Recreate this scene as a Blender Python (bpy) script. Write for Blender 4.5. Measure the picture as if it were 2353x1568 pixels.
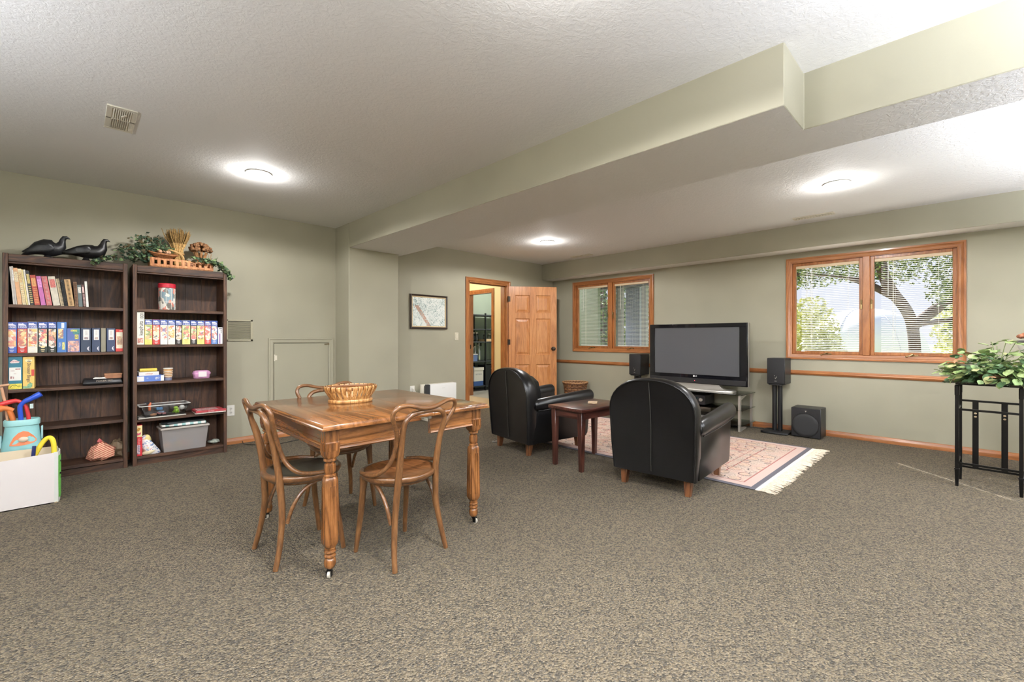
import bpy, bmesh, math, random
from mathutils import Vector, Matrix, Euler
random.seed(7)
S = bpy.context.scene
for o in list(bpy.data.objects): bpy.data.objects.remove(o)
C = S.collection
PI = math.pi
def R(d): return math.radians(d)

# ------------------------------------------------------------------ camera, world, sun, exposure
CAMZ = 1.17
YAW = math.atan2(2220 - 1176.5, 1026)          # angle between view axis and +X
cd = bpy.data.cameras.new('camera'); cam = bpy.data.objects.new('camera', cd); C.objects.link(cam)
cam.location = (0, 0, CAMZ); cam.rotation_euler = (PI/2, 0, YAW - PI/2)
cd.sensor_width = 36; cd.lens = 36*1026/2353; cd.shift_y = -7/2353; cd.clip_start = .05; cd.clip_end = 400
S.camera = cam
S.view_settings.view_transform = 'Standard'; S.view_settings.look = 'None'
S.view_settings.gamma = 1; S.view_settings.use_curve_mapping = False
S.view_settings.exposure = 0.0
W = bpy.data.worlds.new('world'); S.world = W; W.use_nodes = True
wn = W.node_tree.nodes; wl = W.node_tree.links; wn.clear()
wo = wn.new('ShaderNodeOutputWorld'); wb = wn.new('ShaderNodeBackground'); wb.inputs[1].default_value = 1.0
wtc = wn.new('ShaderNodeTexCoord'); wsx = wn.new('ShaderNodeSeparateXYZ'); wr = wn.new('ShaderNodeValToRGB')
wr.color_ramp.elements[0].color = (.86, .88, .97, 1); wr.color_ramp.elements[0].position = 0
wr.color_ramp.elements[1].color = (.48, .58, .88, 1); wr.color_ramp.elements[1].position = .7
wl.new(wtc.outputs['Generated'], wsx.inputs[0]); wl.new(wsx.outputs[2], wr.inputs[0])
wl.new(wr.outputs[0], wb.inputs[0]); wl.new(wb.outputs[0], wo.inputs[0])
sd = bpy.data.lights.new('sun', 'SUN'); sd.energy = 14.0; sd.angle = R(.53); sd.color = (1, .96, .88)
sun = bpy.data.objects.new('sun', sd); C.objects.link(sun)
sun.rotation_euler = Vector((1.0, 1.03, 1.06)).to_track_quat('Z', 'Y').to_euler()
LAMP_W = 120.0                                  # watts of one recessed lamp
FILL_W = 860.0  # watts of one uplight added out of view for fill
LAMP_C = (1.0, .985, .97)
FILL_C = (.93, .985, 1.10)

# ------------------------------------------------------------------ materials
def lin(c):
    return tuple((x/255/12.92 if x <= 10 else ((x/255+.055)/1.055)**2.4) for x in c) + (1,)
def newmat(name):
    m = bpy.data.materials.new(name); m.use_nodes = True
    nt = m.node_tree; b = nt.nodes['Principled BSDF']
    return m, nt, b
def N(nt, t, **k):
    n = nt.nodes.new(t)
    for a, v in k.items(): setattr(n, a, v)
    return n
def coords(nt, scale=(1, 1, 1), rot=(0, 0, 0)):
    tc = N(nt, 'ShaderNodeTexCoord'); mp = N(nt, 'ShaderNodeMapping')
    mp.inputs['Scale'].default_value = scale; mp.inputs['Rotation'].default_value = rot
    nt.links.new(tc.outputs['Object'], mp.inputs[0]); return mp.outputs[0]
def noise(nt, vec, scale, detail=3, rough=.55, dist=0):
    n = N(nt, 'ShaderNodeTexNoise'); n.inputs['Scale'].default_value = scale
    n.inputs['Detail'].default_value = detail; n.inputs['Roughness'].default_value = rough
    n.inputs['Distortion'].default_value = dist
    nt.links.new(vec, n.inputs['Vector']); return n
def ramp(nt, fac, stops, interp='LINEAR'):
    r = N(nt, 'ShaderNodeValToRGB'); e = r.color_ramp.elements; r.color_ramp.interpolation = interp
    while len(e) < len(stops): e.new(.5)
    for i, (p, c) in enumerate(stops):
        e[i].position = p; e[i].color = lin(c) if max(c) > 1.001 else tuple(c)[:3] + (1,)
    nt.links.new(fac, r.inputs[0]); return r.outputs[0]
def bump(nt, b, h, strength, dist=.01):
    n = N(nt, 'ShaderNodeBump'); n.inputs['Strength'].default_value = strength; n.inputs['Distance'].default_value = dist
    nt.links.new(h, n.inputs['Height']); nt.links.new(n.outputs[0], b.inputs['Normal'])
def math_(nt, op, a, c=None):
    n = N(nt, 'ShaderNodeMath', operation=op)
    for i, x in enumerate((a, c)):
        if x is None: continue
        if isinstance(x, (int, float)): n.inputs[i].default_value = x
        else: nt.links.new(x, n.inputs[i])
    return n.outputs[0]
def mixc(nt, fac, a, c):
    n = N(nt, 'ShaderNodeMix', data_type='RGBA')
    for s, x in ((n.inputs[0], fac), (n.inputs[6], a), (n.inputs[7], c)):
        if isinstance(x, (int, float)): s.default_value = x
        elif isinstance(x, tuple): s.default_value = lin(x) if max(x) > 1.001 else x
        else: nt.links.new(x, s)
    return n.outputs[2]
_mc = {}
def plain(c, rough=.5, metal=0, spec=.5, var=0, vs=30, bmp=0, bs=200, coat=0, name=None):
    k = (c, rough, metal, spec, var, vs, bmp, bs, coat)
    if k in _mc: return _mc[k]
    m, nt, b = newmat(name or 'paint_%d_%d_%d' % tuple(int(x) for x in c))
    b.inputs['Roughness'].default_value = rough; b.inputs['Metallic'].default_value = metal
    b.inputs['Specular IOR Level'].default_value = spec; b.inputs['Coat Weight'].default_value = coat
    b.inputs['Base Color'].default_value = lin(c)
    if var:
        v = coords(nt); n = noise(nt, v, vs)
        lo = tuple(max(0, x*(1-var)) for x in c); hi = tuple(min(255, x*(1+var)) for x in c)
        nt.links.new(ramp(nt, n.outputs[0], [(.3, lo), (.7, hi)]), b.inputs['Base Color'])
    if bmp:
        v = coords(nt); n = noise(nt, v, bs, 2); bump(nt, b, n.outputs[0], bmp, .002)
    _mc[k] = m; return m
def wood(name, dark, mid, light, axis='Z', scale=1.0, rough=.35, coat=.2, ring=5.0, rw=.28):
    m, nt, b = newmat(name)
    sc = {'X': (.10, 1, 1), 'Y': (1, .10, 1), 'Z': (1, 1, .10)}[axis]
    v = coords(nt, tuple(x*scale for x in sc))
    n1 = noise(nt, v, ring, 2, .45, .5)
    w = math_(nt, 'FRACT', math_(nt, 'MULTIPLY', n1.outputs[0], 9.0))
    w = math_(nt, 'MULTIPLY', math_(nt, 'ABSOLUTE', math_(nt, 'SUBTRACT', w, .5)), 2.0)
    n2 = noise(nt, v, 110, 3, .65); n3 = noise(nt, v, 2.2, 2)
    h = math_(nt, 'ADD', math_(nt, 'MULTIPLY', w, rw), math_(nt, 'ADD', math_(nt, 'MULTIPLY', n2.outputs[0], .62-rw), math_(nt, 'MULTIPLY', n3.outputs[0], .38)))
    nt.links.new(ramp(nt, h, [(.32, dark), (.5, mid), (.68, light)]), b.inputs['Base Color'])
    b.inputs['Roughness'].default_value = rough; b.inputs['Coat Weight'].default_value = coat
    b.inputs['Coat Roughness'].default_value = .12
    return m
M = {}
def wall_paint(name, c):
    m, nt, b = newmat(name); v = coords(nt)
    n = noise(nt, v, 1.2, 2); lo = tuple(x*.975 for x in c); hi = tuple(min(255, x*1.02) for x in c)
    nt.links.new(ramp(nt, n.outputs[0], [(.35, lo), (.65, hi)]), b.inputs['Base Color'])
    b.inputs['Roughness'].default_value = .55; b.inputs['Specular IOR Level'].default_value = .3
    n2 = noise(nt, v, 160, 2); bump(nt, b, n2.outputs[0], .12, .002); return m
M['wall'] = wall_paint('sage_paint', (167, 163, 144))
M['cream'] = wall_paint('cream_paint', (226, 212, 172))
M['store'] = wall_paint('grey_green_paint', (142, 154, 140))
def ceil_mat(name, c, depth):
    m, nt, b = newmat(name); v = coords(nt)
    b.inputs['Base Color'].default_value = lin(c); b.inputs['Roughness'].default_value = .75
    b.inputs['Specular IOR Level'].default_value = .25
    a = noise(nt, v, 38, 3, .6, .6); p = noise(nt, v, 130, 3, .6)
    h = ramp(nt, a.outputs[0], [(.42, (0, 0, 0)), (.58, (1, 1, 1))])
    hh = math_(nt, 'ADD', h, math_(nt, 'MULTIPLY', p.outputs[0], .6))
    bump(nt, b, hh, depth, .006); return m
M['ceil'] = ceil_mat('knockdown_ceiling', (232, 231, 229), .16)
M['ceilfine'] = ceil_mat('sprayed_ceiling', (234, 233, 231), .28)
def carpet():
    m, nt, b = newmat('berber_carpet'); v = coords(nt)
    vo = N(nt, 'ShaderNodeTexVoronoi'); vo.inputs['Scale'].default_value = 135
    nt.links.new(v, vo.inputs['Vector'])
    sx = N(nt, 'ShaderNodeSeparateXYZ'); nt.links.new(vo.outputs['Color'], sx.inputs[0])
    base = ramp(nt, sx.outputs[0], [(0, (76, 74, 70)), (.28, (98, 92, 82)), (.6, (124, 113, 96)), (1, (142, 129, 108))])
    big = noise(nt, v, 2.2, 3); col = mixc(nt, math_(nt, 'MULTIPLY', big.outputs[0], .35), base, (106, 98, 86))
    nt.links.new(col, b.inputs['Base Color']); b.inputs['Roughness'].default_value = .95
    b.inputs['Specular IOR Level'].default_value = .1
    d = math_(nt, 'SUBTRACT', 1, math_(nt, 'MULTIPLY', vo.outputs['Distance'], 1.0))
    bump(nt, b, d, 1.0, .012); return m
M['carpet'] = carpet()
M['hallcarpet'] = plain((178, 160, 134), .95, var=.15, vs=120, bmp=.4, bs=250)
M['greycarpet'] = plain((150, 148, 142), .95, var=.15, vs=120, bmp=.4, bs=250)
for a in 'XYZ':
    M['oak'+a] = wood('golden_oak_'+a, (130, 78, 38), (160, 99, 53), (178, 117, 68), a, 1.4, .35, .25, 5, .2)
    M['walnut'+a] = wood('dark_walnut_'+a, (36, 22, 14), (72, 46, 30), (102, 70, 48), a, 1.6, .55, .0, 5, .2)
    M['bent'+a] = wood('bentwood_'+a, (70, 45, 26), (108, 72, 42), (134, 94, 58), a, 2.0, .28, .4, 5, .15)
    M['tbl'+a] = wood('table_oak_'+a, (74, 44, 22), (126, 80, 42), (154, 102, 58), a, 2.2, .25, .4, 4.0, .24)
    M['mahog'+a] = wood('mahogany_'+a, (38, 18, 14), (66, 34, 27), (92, 52, 42), a, 2.0, .3, .4)
M['top'] = wood('table_top_oak', (82, 49, 24), (128, 82, 44), (150, 99, 56), 'Y', 1.9, .2, .45, 2.6, .26)
for a in 'XYZ': M['door'+a] = wood('door_oak_'+a, (150, 92, 48), (184, 120, 68), (202, 142, 86), a, 1.4, .35, .25, 5, .2)  # lighter copy of the trim oak: the door's stronger light is in its colour
M['legbrown'] = wood('armchair_leg_wood', (62, 36, 22), (104, 64, 38), (128, 84, 52), 'Z', 2.0, .35, .3)
M['seat'] = wood('seat_ply', (92, 54, 28), (132, 84, 48), (152, 102, 62), 'Y', 2.2, .3, .35)
M['darkseat'] = wood('dark_seat_ply', (34, 30, 24), (52, 47, 38), (66, 60, 48), 'Y', 2.0, .4, .2)
def glassmat(name, tint=(1, 1, 1, 1), refl=.06, rough=0.0):
    m = bpy.data.materials.new(name); m.use_nodes = True; nt = m.node_tree; nt.nodes.clear()
    o = N(nt, 'ShaderNodeOutputMaterial'); t = N(nt, 'ShaderNodeBsdfTransparent'); g = N(nt, 'ShaderNodeBsdfGlossy')
    t.inputs[0].default_value = tint; g.inputs['Roughness'].default_value = rough
    fr = N(nt, 'ShaderNodeLayerWeight'); fr.inputs[0].default_value = refl*4
    mx = N(nt, 'ShaderNodeMixShader'); nt.links.new(fr.outputs['Fresnel'], mx.inputs[0])
    nt.links.new(t.outputs[0], mx.inputs[1]); nt.links.new(g.outputs[0], mx.inputs[2]); nt.links.new(mx.outputs[0], o.inputs[0])
    return m
M['pane'] = glassmat('window_glass', (.97, .98, .98, 1), .03)
M['shelfglass'] = glassmat('shelf_glass', (.80, .88, .85, 1), .10)
M['clearplastic'] = glassmat('clear_plastic', (.93, .94, .95, 1), .07, .12)
def frosted(name, c, a):
    m, nt, b = newmat(name); b.inputs['Base Color'].default_value = lin(c); b.inputs['Roughness'].default_value = .35
    b.inputs['Alpha'].default_value = a; return m
M['frost'] = frosted('frosted_plastic', (188, 182, 182), .45)
def emit(name, c, s):
    m, nt, b = newmat(name); b.inputs['Base Color'].default_value = (0, 0, 0, 1)
    b.inputs['Emission Color'].default_value = tuple(c)+(1,); b.inputs['Emission Strength'].default_value = s; return m
M['bulb'] = emit('lit_bulb', (1, .97, .92), 6.0)
M['led'] = emit('red_led', (1, .1, .15), 3.0)
WHITE = plain((238, 236, 230), .45); OFFW = plain((222, 216, 200), .5)
BLACK = plain((16, 16, 18), .4); BLACKM = plain((26, 26, 28), .55, bmp=.1, bs=300)
BLKMETAL = plain((26, 25, 25), .28, .6); STEEL = plain((170, 168, 165), .3, .9); SILVER = plain((196, 192, 186), .32, .7)
BRONZE = plain((62, 52, 44), .35, .85); BRASS = plain((150, 128, 92), .3, .9)
def leather():
    m, nt, b = newmat('black_leather'); v = coords(nt)
    n = noise(nt, v, 3, 3); nt.links.new(ramp(nt, n.outputs[0], [(.3, (9, 9, 10)), (.7, (17, 17, 19))]), b.inputs['Base Color'])
    b.inputs['Roughness'].default_value = .30; b.inputs['Specular IOR Level'].default_value = .5
    vo = N(nt, 'ShaderNodeTexVoronoi'); vo.inputs['Scale'].default_value = 260; nt.links.new(v, vo.inputs['Vector'])
    bump(nt, b, vo.outputs['Distance'], .12, .002); return m
M['leather'] = leather()
def collage(name, cols, scale=26, seed=0.0, stretch=1.0):
    """printed collage: coloured cells, flat print on a box"""
    m, nt, b = newmat(name); tc = N(nt, 'ShaderNodeTexCoord'); mp = N(nt, 'ShaderNodeMapping')
    mp.inputs['Location'].default_value = (seed, seed*.7, seed*1.3); mp.inputs['Scale'].default_value = (1, 1, stretch)
    nt.links.new(tc.outputs['Object'], mp.inputs[0]); v = mp.outputs[0]
    nn = noise(nt, v, scale*1.4, 2); 
    ad = N(nt, 'ShaderNodeMixRGB'); ad.inputs[0].default_value = .06
    nt.links.new(v, ad.inputs[1]); nt.links.new(nn.outputs['Color'], ad.inputs[2])
    vo = N(nt, 'ShaderNodeTexVoronoi'); vo.inputs['Scale'].default_value = scale*1.6; nt.links.new(ad.outputs[0], vo.inputs['Vector'])
    sx = N(nt, 'ShaderNodeSeparateXYZ'); nt.links.new(vo.outputs['Color'], sx.inputs[0])
    k = len(cols); c1 = ramp(nt, sx.outputs[0], [(i/k, c) for i, c in enumerate(cols)], 'CONSTANT')
    n3 = noise(nt, v, scale*6, 3, .7); c2 = mixc(nt, math_(nt, 'MULTIPLY', n3.outputs[0], .35), c1, (250, 244, 232))
    nt.links.new(c2, b.inputs['Base Color']); b.inputs['Roughness'].default_value = .35; return m

# ------------------------------------------------------------------ mesh builder
class G:
    def __init__(s): s.v = []; s.f = []; s.mi = []; s.cur = 0
    def add(s, vs, fs):
        n = len(s.v); s.v += [tuple(p) for p in vs]
        for f in fs: s.f.append(tuple(i+n for i in f)); s.mi.append(s.cur)
        return s
    def mat(s, i): s.cur = i; return s
    def box(s, x0, x1, y0, y1, z0, z1):
        return s.add([(x0,y0,z0),(x1,y0,z0),(x1,y1,z0),(x0,y1,z0),(x0,y0,z1),(x1,y0,z1),(x1,y1,z1),(x0,y1,z1)],
                     [(0,3,2,1),(4,5,6,7),(0,1,5,4),(1,2,6,5),(2,3,7,6),(3,0,4,7)])
    def hexa(s, p): return s.add(p, [(0,3,2,1),(4,5,6,7),(0,1,5,4),(1,2,6,5),(2,3,7,6),(3,0,4,7)])
    def obox(s, c, size, rot=(0, 0, 0)):
        m = Matrix.Translation(Vector(c)) @ Euler(rot).to_matrix().to_4x4(); a, b, d = (x/2 for x in size)
        ps = [(-a,-b,-d),(a,-b,-d),(a,b,-d),(-a,b,-d),(-a,-b,d),(a,-b,d),(a,b,d),(-a,b,d)]
        return s.hexa([m @ Vector(p) for p in ps])
    def quad(s, a, b, c, d): return s.add([a, b, c, d], [(0, 1, 2, 3)])
    def lathe(s, prof, n=20, c=(0, 0, 0), axis='Z', a0=0, cap=True):
        vs = []; fs = []
        for r, z in prof:
            for i in range(n):
                t = a0 + 2*PI*i/n; x, y = r*math.cos(t), r*math.sin(t)
                p = {'Z': (x, y, z), 'X': (z, x, y), 'Y': (y, z, x)}[axis]
                vs.append((p[0]+c[0], p[1]+c[1], p[2]+c[2]))
        for k in range(len(prof)-1):
            for i in range(n):
                j = (i+1) % n; fs.append((k*n+i, k*n+j, (k+1)*n+j, (k+1)*n+i))
        if cap: fs.append(tuple(range(n-1, -1, -1))); m = (len(prof)-1)*n; fs.append(tuple(m+i for i in range(n)))
        return s.add(vs, fs)
    def tube(s, pts, r, n=10, closed=False, flat=None, up=None):
        P = [Vector(p) for p in pts]; L = len(P); rr = r if isinstance(r, (list, tuple)) else [r]*L
        fl = flat if flat is not None else 1.0; fl = fl if isinstance(fl, (list, tuple)) else [fl]*L
        T = []
        for i in range(L):
            a = P[(i-1) % L] if (closed or i) else P[0]; b = P[(i+1) % L] if (closed or i < L-1) else P[-1]
            t = (b-a); T.append(t.normalized() if t.length > 1e-9 else Vector((0, 0, 1)))
        u = Vector(up) if up else (Vector((0, 0, 1)) if abs(T[0].z) < .9 else Vector((1, 0, 0)))
        u = (u - T[0]*u.dot(T[0])).normalized(); vs = []
        for i in range(L):
            u = (u - T[i]*u.dot(T[i])); u = u.normalized() if u.length > 1e-6 else T[i].orthogonal().normalized()
            w = T[i].cross(u)
            for k in range(n):
                t = 2*PI*k/n; vs.append(P[i] + u*(rr[i]*math.cos(t)) + w*(rr[i]*fl[i]*math.sin(t)))
        fs = []
        for i in range(L if closed else L-1):
            j = (i+1) % L
            for k in range(n):
                q = (k+1) % n; fs.append((i*n+k, i*n+q, j*n+q, j*n+k))
        if not closed: fs.append(tuple(range(n-1, -1, -1))); fs.append(tuple((L-1)*n+k for k in range(n)))
        return s.add(vs, fs)
    def prism(s, poly, lo, hi, axis='Z'):
        n = len(poly)
        def P(a, b, h): return {'Z': (a, b, h), 'X': (h, a, b), 'Y': (a, h, b)}[axis]
        vs = [P(a, b, lo) for a, b in poly] + [P(a, b, hi) for a, b in poly]
        fs = [tuple(range(n-1, -1, -1)), tuple(range(n, 2*n))] + [(i, (i+1) % n, (i+1) % n+n, i+n) for i in range(n)]
        return s.add(vs, fs)
    def loft(s, rings, cap=True):
        n = len(rings[0]); vs = [p for r in rings for p in r]; fs = []
        for k in range(len(rings)-1):
            for i in range(n):
                j = (i+1) % n; fs.append((k*n+i, k*n+j, (k+1)*n+j, (k+1)*n+i))
        if cap: fs.append(tuple(range(n-1, -1, -1))); m = (len(rings)-1)*n; fs.append(tuple(m+i for i in range(n)))
        return s.add(vs, fs)
    def sphere(s, c, r, n=12, m=8):
        rx, ry, rz = r if isinstance(r, (list, tuple)) else (r, r, r)
        vs = [(c[0], c[1], c[2]-rz)]; fs = []
        for k in range(1, m):
            a = -PI/2 + PI*k/m
            for i in range(n): t = 2*PI*i/n; vs.append((c[0]+rx*math.cos(a)*math.cos(t), c[1]+ry*math.cos(a)*math.sin(t), c[2]+rz*math.sin(a)))
        vs.append((c[0], c[1], c[2]+rz)); top = len(vs)-1
        for i in range(n): fs.append((0, 1+(i+1) % n, 1+i)); fs.append((top, 1+(m-2)*n+i, 1+(m-2)*n+(i+1) % n))
        for k in range(m-2):
            for i in range(n): j = (i+1) % n; fs.append((1+k*n+i, 1+k*n+j, 1+(k+1)*n+j, 1+(k+1)*n+i))
        return s.add(vs, fs)
    def xf(s, m):
        s.v = [tuple(m @ Vector(p)) for p in s.v]; return s
    def obj(s, name, mats, parent=None, loc=None, rot=None, bevel=0, seg=1, smooth=True, ang=38, kind=None, label=None, cat=None, group=None, fixn=True):
        me = bpy.data.meshes.new(name); me.from_pydata(s.v, [], s.f)
        mats = mats if isinstance(mats, (list, tuple)) else [mats]
        for m in mats: me.materials.append(m)
        if len(mats) > 1: me.polygons.foreach_set('material_index', s.mi)
        if bevel or fixn:
            bm = bmesh.new(); bm.from_mesh(me)
            if fixn: bmesh.ops.recalc_face_normals(bm, faces=bm.faces)
            if bevel:
                es = [e for e in bm.edges if len(e.link_faces) == 2 and e.calc_face_angle(0) > .6]
                bmesh.ops.bevel(bm, geom=es, offset=bevel, segments=seg, affect='EDGES', profile=.5, clamp_overlap=True)
            bm.to_mesh(me); bm.free()
        if smooth:
            me.polygons.foreach_set('use_smooth', [True]*len(me.polygons)); me.set_sharp_from_angle(angle=R(ang))
        o = bpy.data.objects.new(name, me); C.objects.link(o)
        if parent is not None: o.parent = parent
        if loc: o.location = loc
        if rot: o.rotation_euler = rot
        tag(o, label, cat, group, kind); return o
def tag(o, label=None, cat=None, group=None, kind=None):
    if label: o['label'] = label
    if cat: o['category'] = cat
    if group: o['group'] = group
    if kind: o['kind'] = kind
    return o
def thing(name, label, cat, loc=(0, 0, 0), rz=0, group=None, kind=None, rot=None):
    o = bpy.data.objects.new(name, None); C.objects.link(o); o.empty_display_size = .1
    o.location = loc; o.rotation_euler = rot if rot else (0, 0, rz); return tag(o, label, cat, group, kind)
def dup(root, loc, rz, label, group=None, rot=None):
    def cp(o, par):
        c = o.copy(); C.objects.link(c)
        if par is not None: c.parent = par
        for ch in o.children: cp(ch, c)
        return c
    r = cp(root, None); r.location = loc; r.rotation_euler = rot if rot else (0, 0, rz); r['label'] = label
    if group: r['group'] = group
    return r
def put(name, mesh_obj, parent, loc=(0, 0, 0), rot=(0, 0, 0)):
    o = bpy.data.objects.new(name, mesh_obj.data if hasattr(mesh_obj, 'data') else mesh_obj); C.objects.link(o)
    o.parent = parent; o.location = loc; o.rotation_euler = rot; return o
def bez(pts, n=6):
    """Catmull-Rom through pts"""
    P = [Vector(p) for p in pts]; out = []
    for i in range(len(P)-1):
        a = P[max(i-1, 0)]; b = P[i]; c = P[i+1]; d = P[min(i+2, len(P)-1)]
        for k in range(n):
            t = k/n; out.append(.5*((2*b)+(c-a)*t+(2*a-5*b+4*c-d)*t*t+(3*b-a-3*c+d)*t**3))
    out.append(P[-1]); return out
def text(g, s, size, m, squeeze=1.0):
    """flat lettering added to builder g; m places the XY text plane"""
    cu = bpy.data.curves.new('t', 'FONT'); cu.body = s; cu.size = size; cu.align_x = 'CENTER'; cu.align_y = 'CENTER'
    cu.resolution_u = 2; cu.offset = size*.012
    o = bpy.data.objects.new('t', cu); C.objects.link(o); bpy.context.view_layer.update()
    me = bpy.data.meshes.new_from_object(o.evaluated_get(bpy.context.evaluated_depsgraph_get()))
    q = m @ Matrix.Diagonal((squeeze, 1, 1, 1))
    g.add([q @ v.co for v in me.vertices], [tuple(p.vertices) for p in me.polygons])
    bpy.data.objects.remove(o); bpy.data.meshes.remove(me); return g
FRONT = Matrix(((1,0,0,0),(0,0,-1,0),(0,1,0,0),(0,0,0,1)))     # XY text plane -> faces -Y
def faceNY(x, y, z, roll=0): return Matrix.Translation((x, y, z)) @ FRONT @ Matrix.Rotation(roll, 4, 'Z')
FX = Matrix(((0,0,-1,0),(-1,0,0,0),(0,1,0,0),(0,0,0,1)))       # faces -X
def faceNX(x, y, z, roll=0): return Matrix.Translation((x, y, z)) @ FX @ Matrix.Rotation(roll, 4, 'Z')
def PX(u, y):
    """x of the point of plane Y=y that the photo shows at column u (surveyed from the photograph)"""
    k = (u-1176.5)/1026; return y*(math.cos(YAW)+math.sin(YAW)*k)/(math.sin(YAW)-math.cos(YAW)*k)
# ------------------------------------------------------------------ the setting
YS, XW, YD, YC = 5.666, 6.4356, 5.45, 5.28       # shelf wall, window wall, door wall, pier face
X0, Y0 = -2.3, -3.4                              # walls behind the camera
CZ, CZ2, BZ = 2.574, 2.512, 2.275                # ceilings and beam underside
def struct(name, g, m, label, cat='wall', parent=None, **k):
    return g.obj(name, m, parent, kind='structure', label=label if parent is None else None, cat=cat if parent is None else None, **k)
g = G(); g.box(X0-.2, XW+.2, Y0-.2, YD+.14, -.12, 0); g.box(X0-.2, 3.08, YD+.14, YS+.2, -.12, 0); struct('floor', g, M['carpet'], 'brown and grey flecked loop pile carpet over the room', 'floor')
g = G(); g.box(X0, 2.40, YS, YS+.15, 0, 2.75); struct('wall_left', g, M['wall'], 'sage green wall behind the two bookcases')
g = G(); g.box(2.40, 3.08, YC, YS+.15, 0, 2.75); struct('wall_pier', g, M['wall'], 'sage green pier under the end of the ceiling beam', bevel=.008)
DX0, DX1, DZ = 4.405, 5.245, 2.065               # door opening
g = G(); g.box(3.08, DX0, YD, YD+.14, 0, 2.75); g.box(DX1, XW+.15, YD, YD+.14, 0, 2.75); g.box(DX0, DX1, YD, YD+.14, DZ, 2.75)
struct('wall_far', g, M['wall'], 'pale sage far wall with the picture and open doorway', smooth=False)
WIN = [(3.40, 4.974, .93, 2.167), (-.003, 1.595, .908, 2.162)]
PAT = (-2.95, -1.15)                             # patio door beyond the frame on the right
g = G(); T = (XW, XW+.075)
segs = [(Y0, PAT[0], 0, 2.75), (PAT[0], PAT[1], 2.07, 2.75), (PAT[1], -.003+.05, 0, 2.75), (1.545, 3.45, 0, 2.75), (4.924, YD+.14, 0, 2.75)]
for a, b, lo, hi in segs: g.box(T[0], T[1], a, b, lo, hi)
for y0, y1, z0, z1 in WIN:
    g.box(T[0], T[1], y0+.05, y1-.05, 0, z0+.05); g.box(T[0], T[1], y0+.05, y1-.05, z1-.05, 2.75)
struct('wall_right', g, M['wall'], 'sage green wall with two wood framed windows', smooth=False)
g = G(); g.box(X0-.15, X0, Y0, YS+.15, 0, 2.75); struct('wall_near', g, M['wall'], 'sage green side wall left of the photographer')
g = G(); g.box(X0-.15, XW+.15, Y0-.15, Y0, 0, 2.75); struct('wall_behind', g, M['wall'], 'sage green wall behind the photographer')
g = G(); g.box(X0-.1, 2.9, Y0-.1, YS+.1, CZ, CZ+.12); struct('ceiling', g, M['ceil'], 'grey white knockdown textured main ceiling', 'ceiling')
g = G(); g.box(3.0, XW+.1, Y0-.1, YD+.1, CZ2, CZ2+.12); struct('ceiling_lower', g, M['ceilfine'], 'white textured ceiling above the television area', 'ceiling')
# beam with a step: painted faces, sprayed underside
SY = .605
g = G(); poly = [(2.405, YC), (2.405, SY), (2.765, SY), (2.765, Y0), (3.15, Y0), (3.15, YD), (3.08, YD), (3.08, YC)]
g.prism(poly, BZ, CZ+.05)
bm_ = g.obj('ceiling_beam', [M['wall'], M['ceilfine']], kind='structure', label='boxed ceiling beam with sage faces and white textured underside, stepped back at right', cat='beam', bevel=.004)
for p in bm_.data.polygons: p.material_index = 1 if p.normal.z < -.9 else 0
g = G(); g.box(6.135, XW, Y0, YD, 2.232, CZ2+.05)
so = g.obj('ceiling_soffit', [M['wall'], plain((232, 230, 224), .7)], kind='structure', label='long boxed soffit above the windows with sage face and white underside', cat='soffit', bevel=.004)
for p in so.data.polygons: p.material_index = 1 if p.normal.z < -.9 else 0
# baseboards and chair rail, moulded profiles
def molding(name, prof, a, b, axis, at_, sgn, m, label, cat='baseboard'):
    """prof = [(out, z)]; runs along axis from a to b on plane at_, projecting by sgn"""
    poly = [(at_+sgn*o, z) for o, z in prof]; g = G()
    g.prism(poly, a, b, 'Y') if axis == 'Y' else None
    if axis == 'Y':
        g = G(); n = len(poly)
        g.add([(x, a, z) for x, z in poly]+[(x, b, z) for x, z in poly], [tuple(range(n)), tuple(range(2*n-1, n-1, -1))]+[(i, i+n, (i+1) % n+n, (i+1) % n) for i in range(n)])
    else:
        g = G(); n = len(poly)
        g.add([(a, y, z) for y, z in poly]+[(b, y, z) for y, z in poly], [tuple(range(n)), tuple(range(2*n-1, n-1, -1))]+[(i, i+n, (i+1) % n+n, (i+1) % n) for i in range(n)])
    return g.obj(name, m, kind='structure', label=label, cat=cat, ang=25)
BB = [(0, 0), (.014, 0), (.014, .032), (.012, .040), (.009, .048), (.008, .058), (.004, .066), (0, .068)]
CR = [(0, .715), (.010, .715), (.014, .722), (.022, .728), (.026, .738), (.022, .748), (.014, .753), (.010, .768), (0, .770)]
molding('baseboard_left', BB, X0, 2.40, 'X', YS, -1, M['oakX'], 'golden oak baseboard under the bookcase wall')
molding('baseboard_right', BB, Y0, YD, 'Y', XW, -1, M['oakY'], 'golden oak baseboard under the windows')
molding('baseboard_pier', BB, 2.40, 3.08, 'X', YC, -1, M['oakX'], 'golden oak baseboard on the pier')
molding('baseboard_far', BB, 3.08, 4.33, 'X', YD, -1, M['oakX'], 'golden oak baseboard left of the doorway')
molding('trim_1', CR, PAT[1]+.1, YD, 'Y', XW, -1, M['oakY'], 'golden oak chair rail along the window wall', 'rail')
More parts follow.
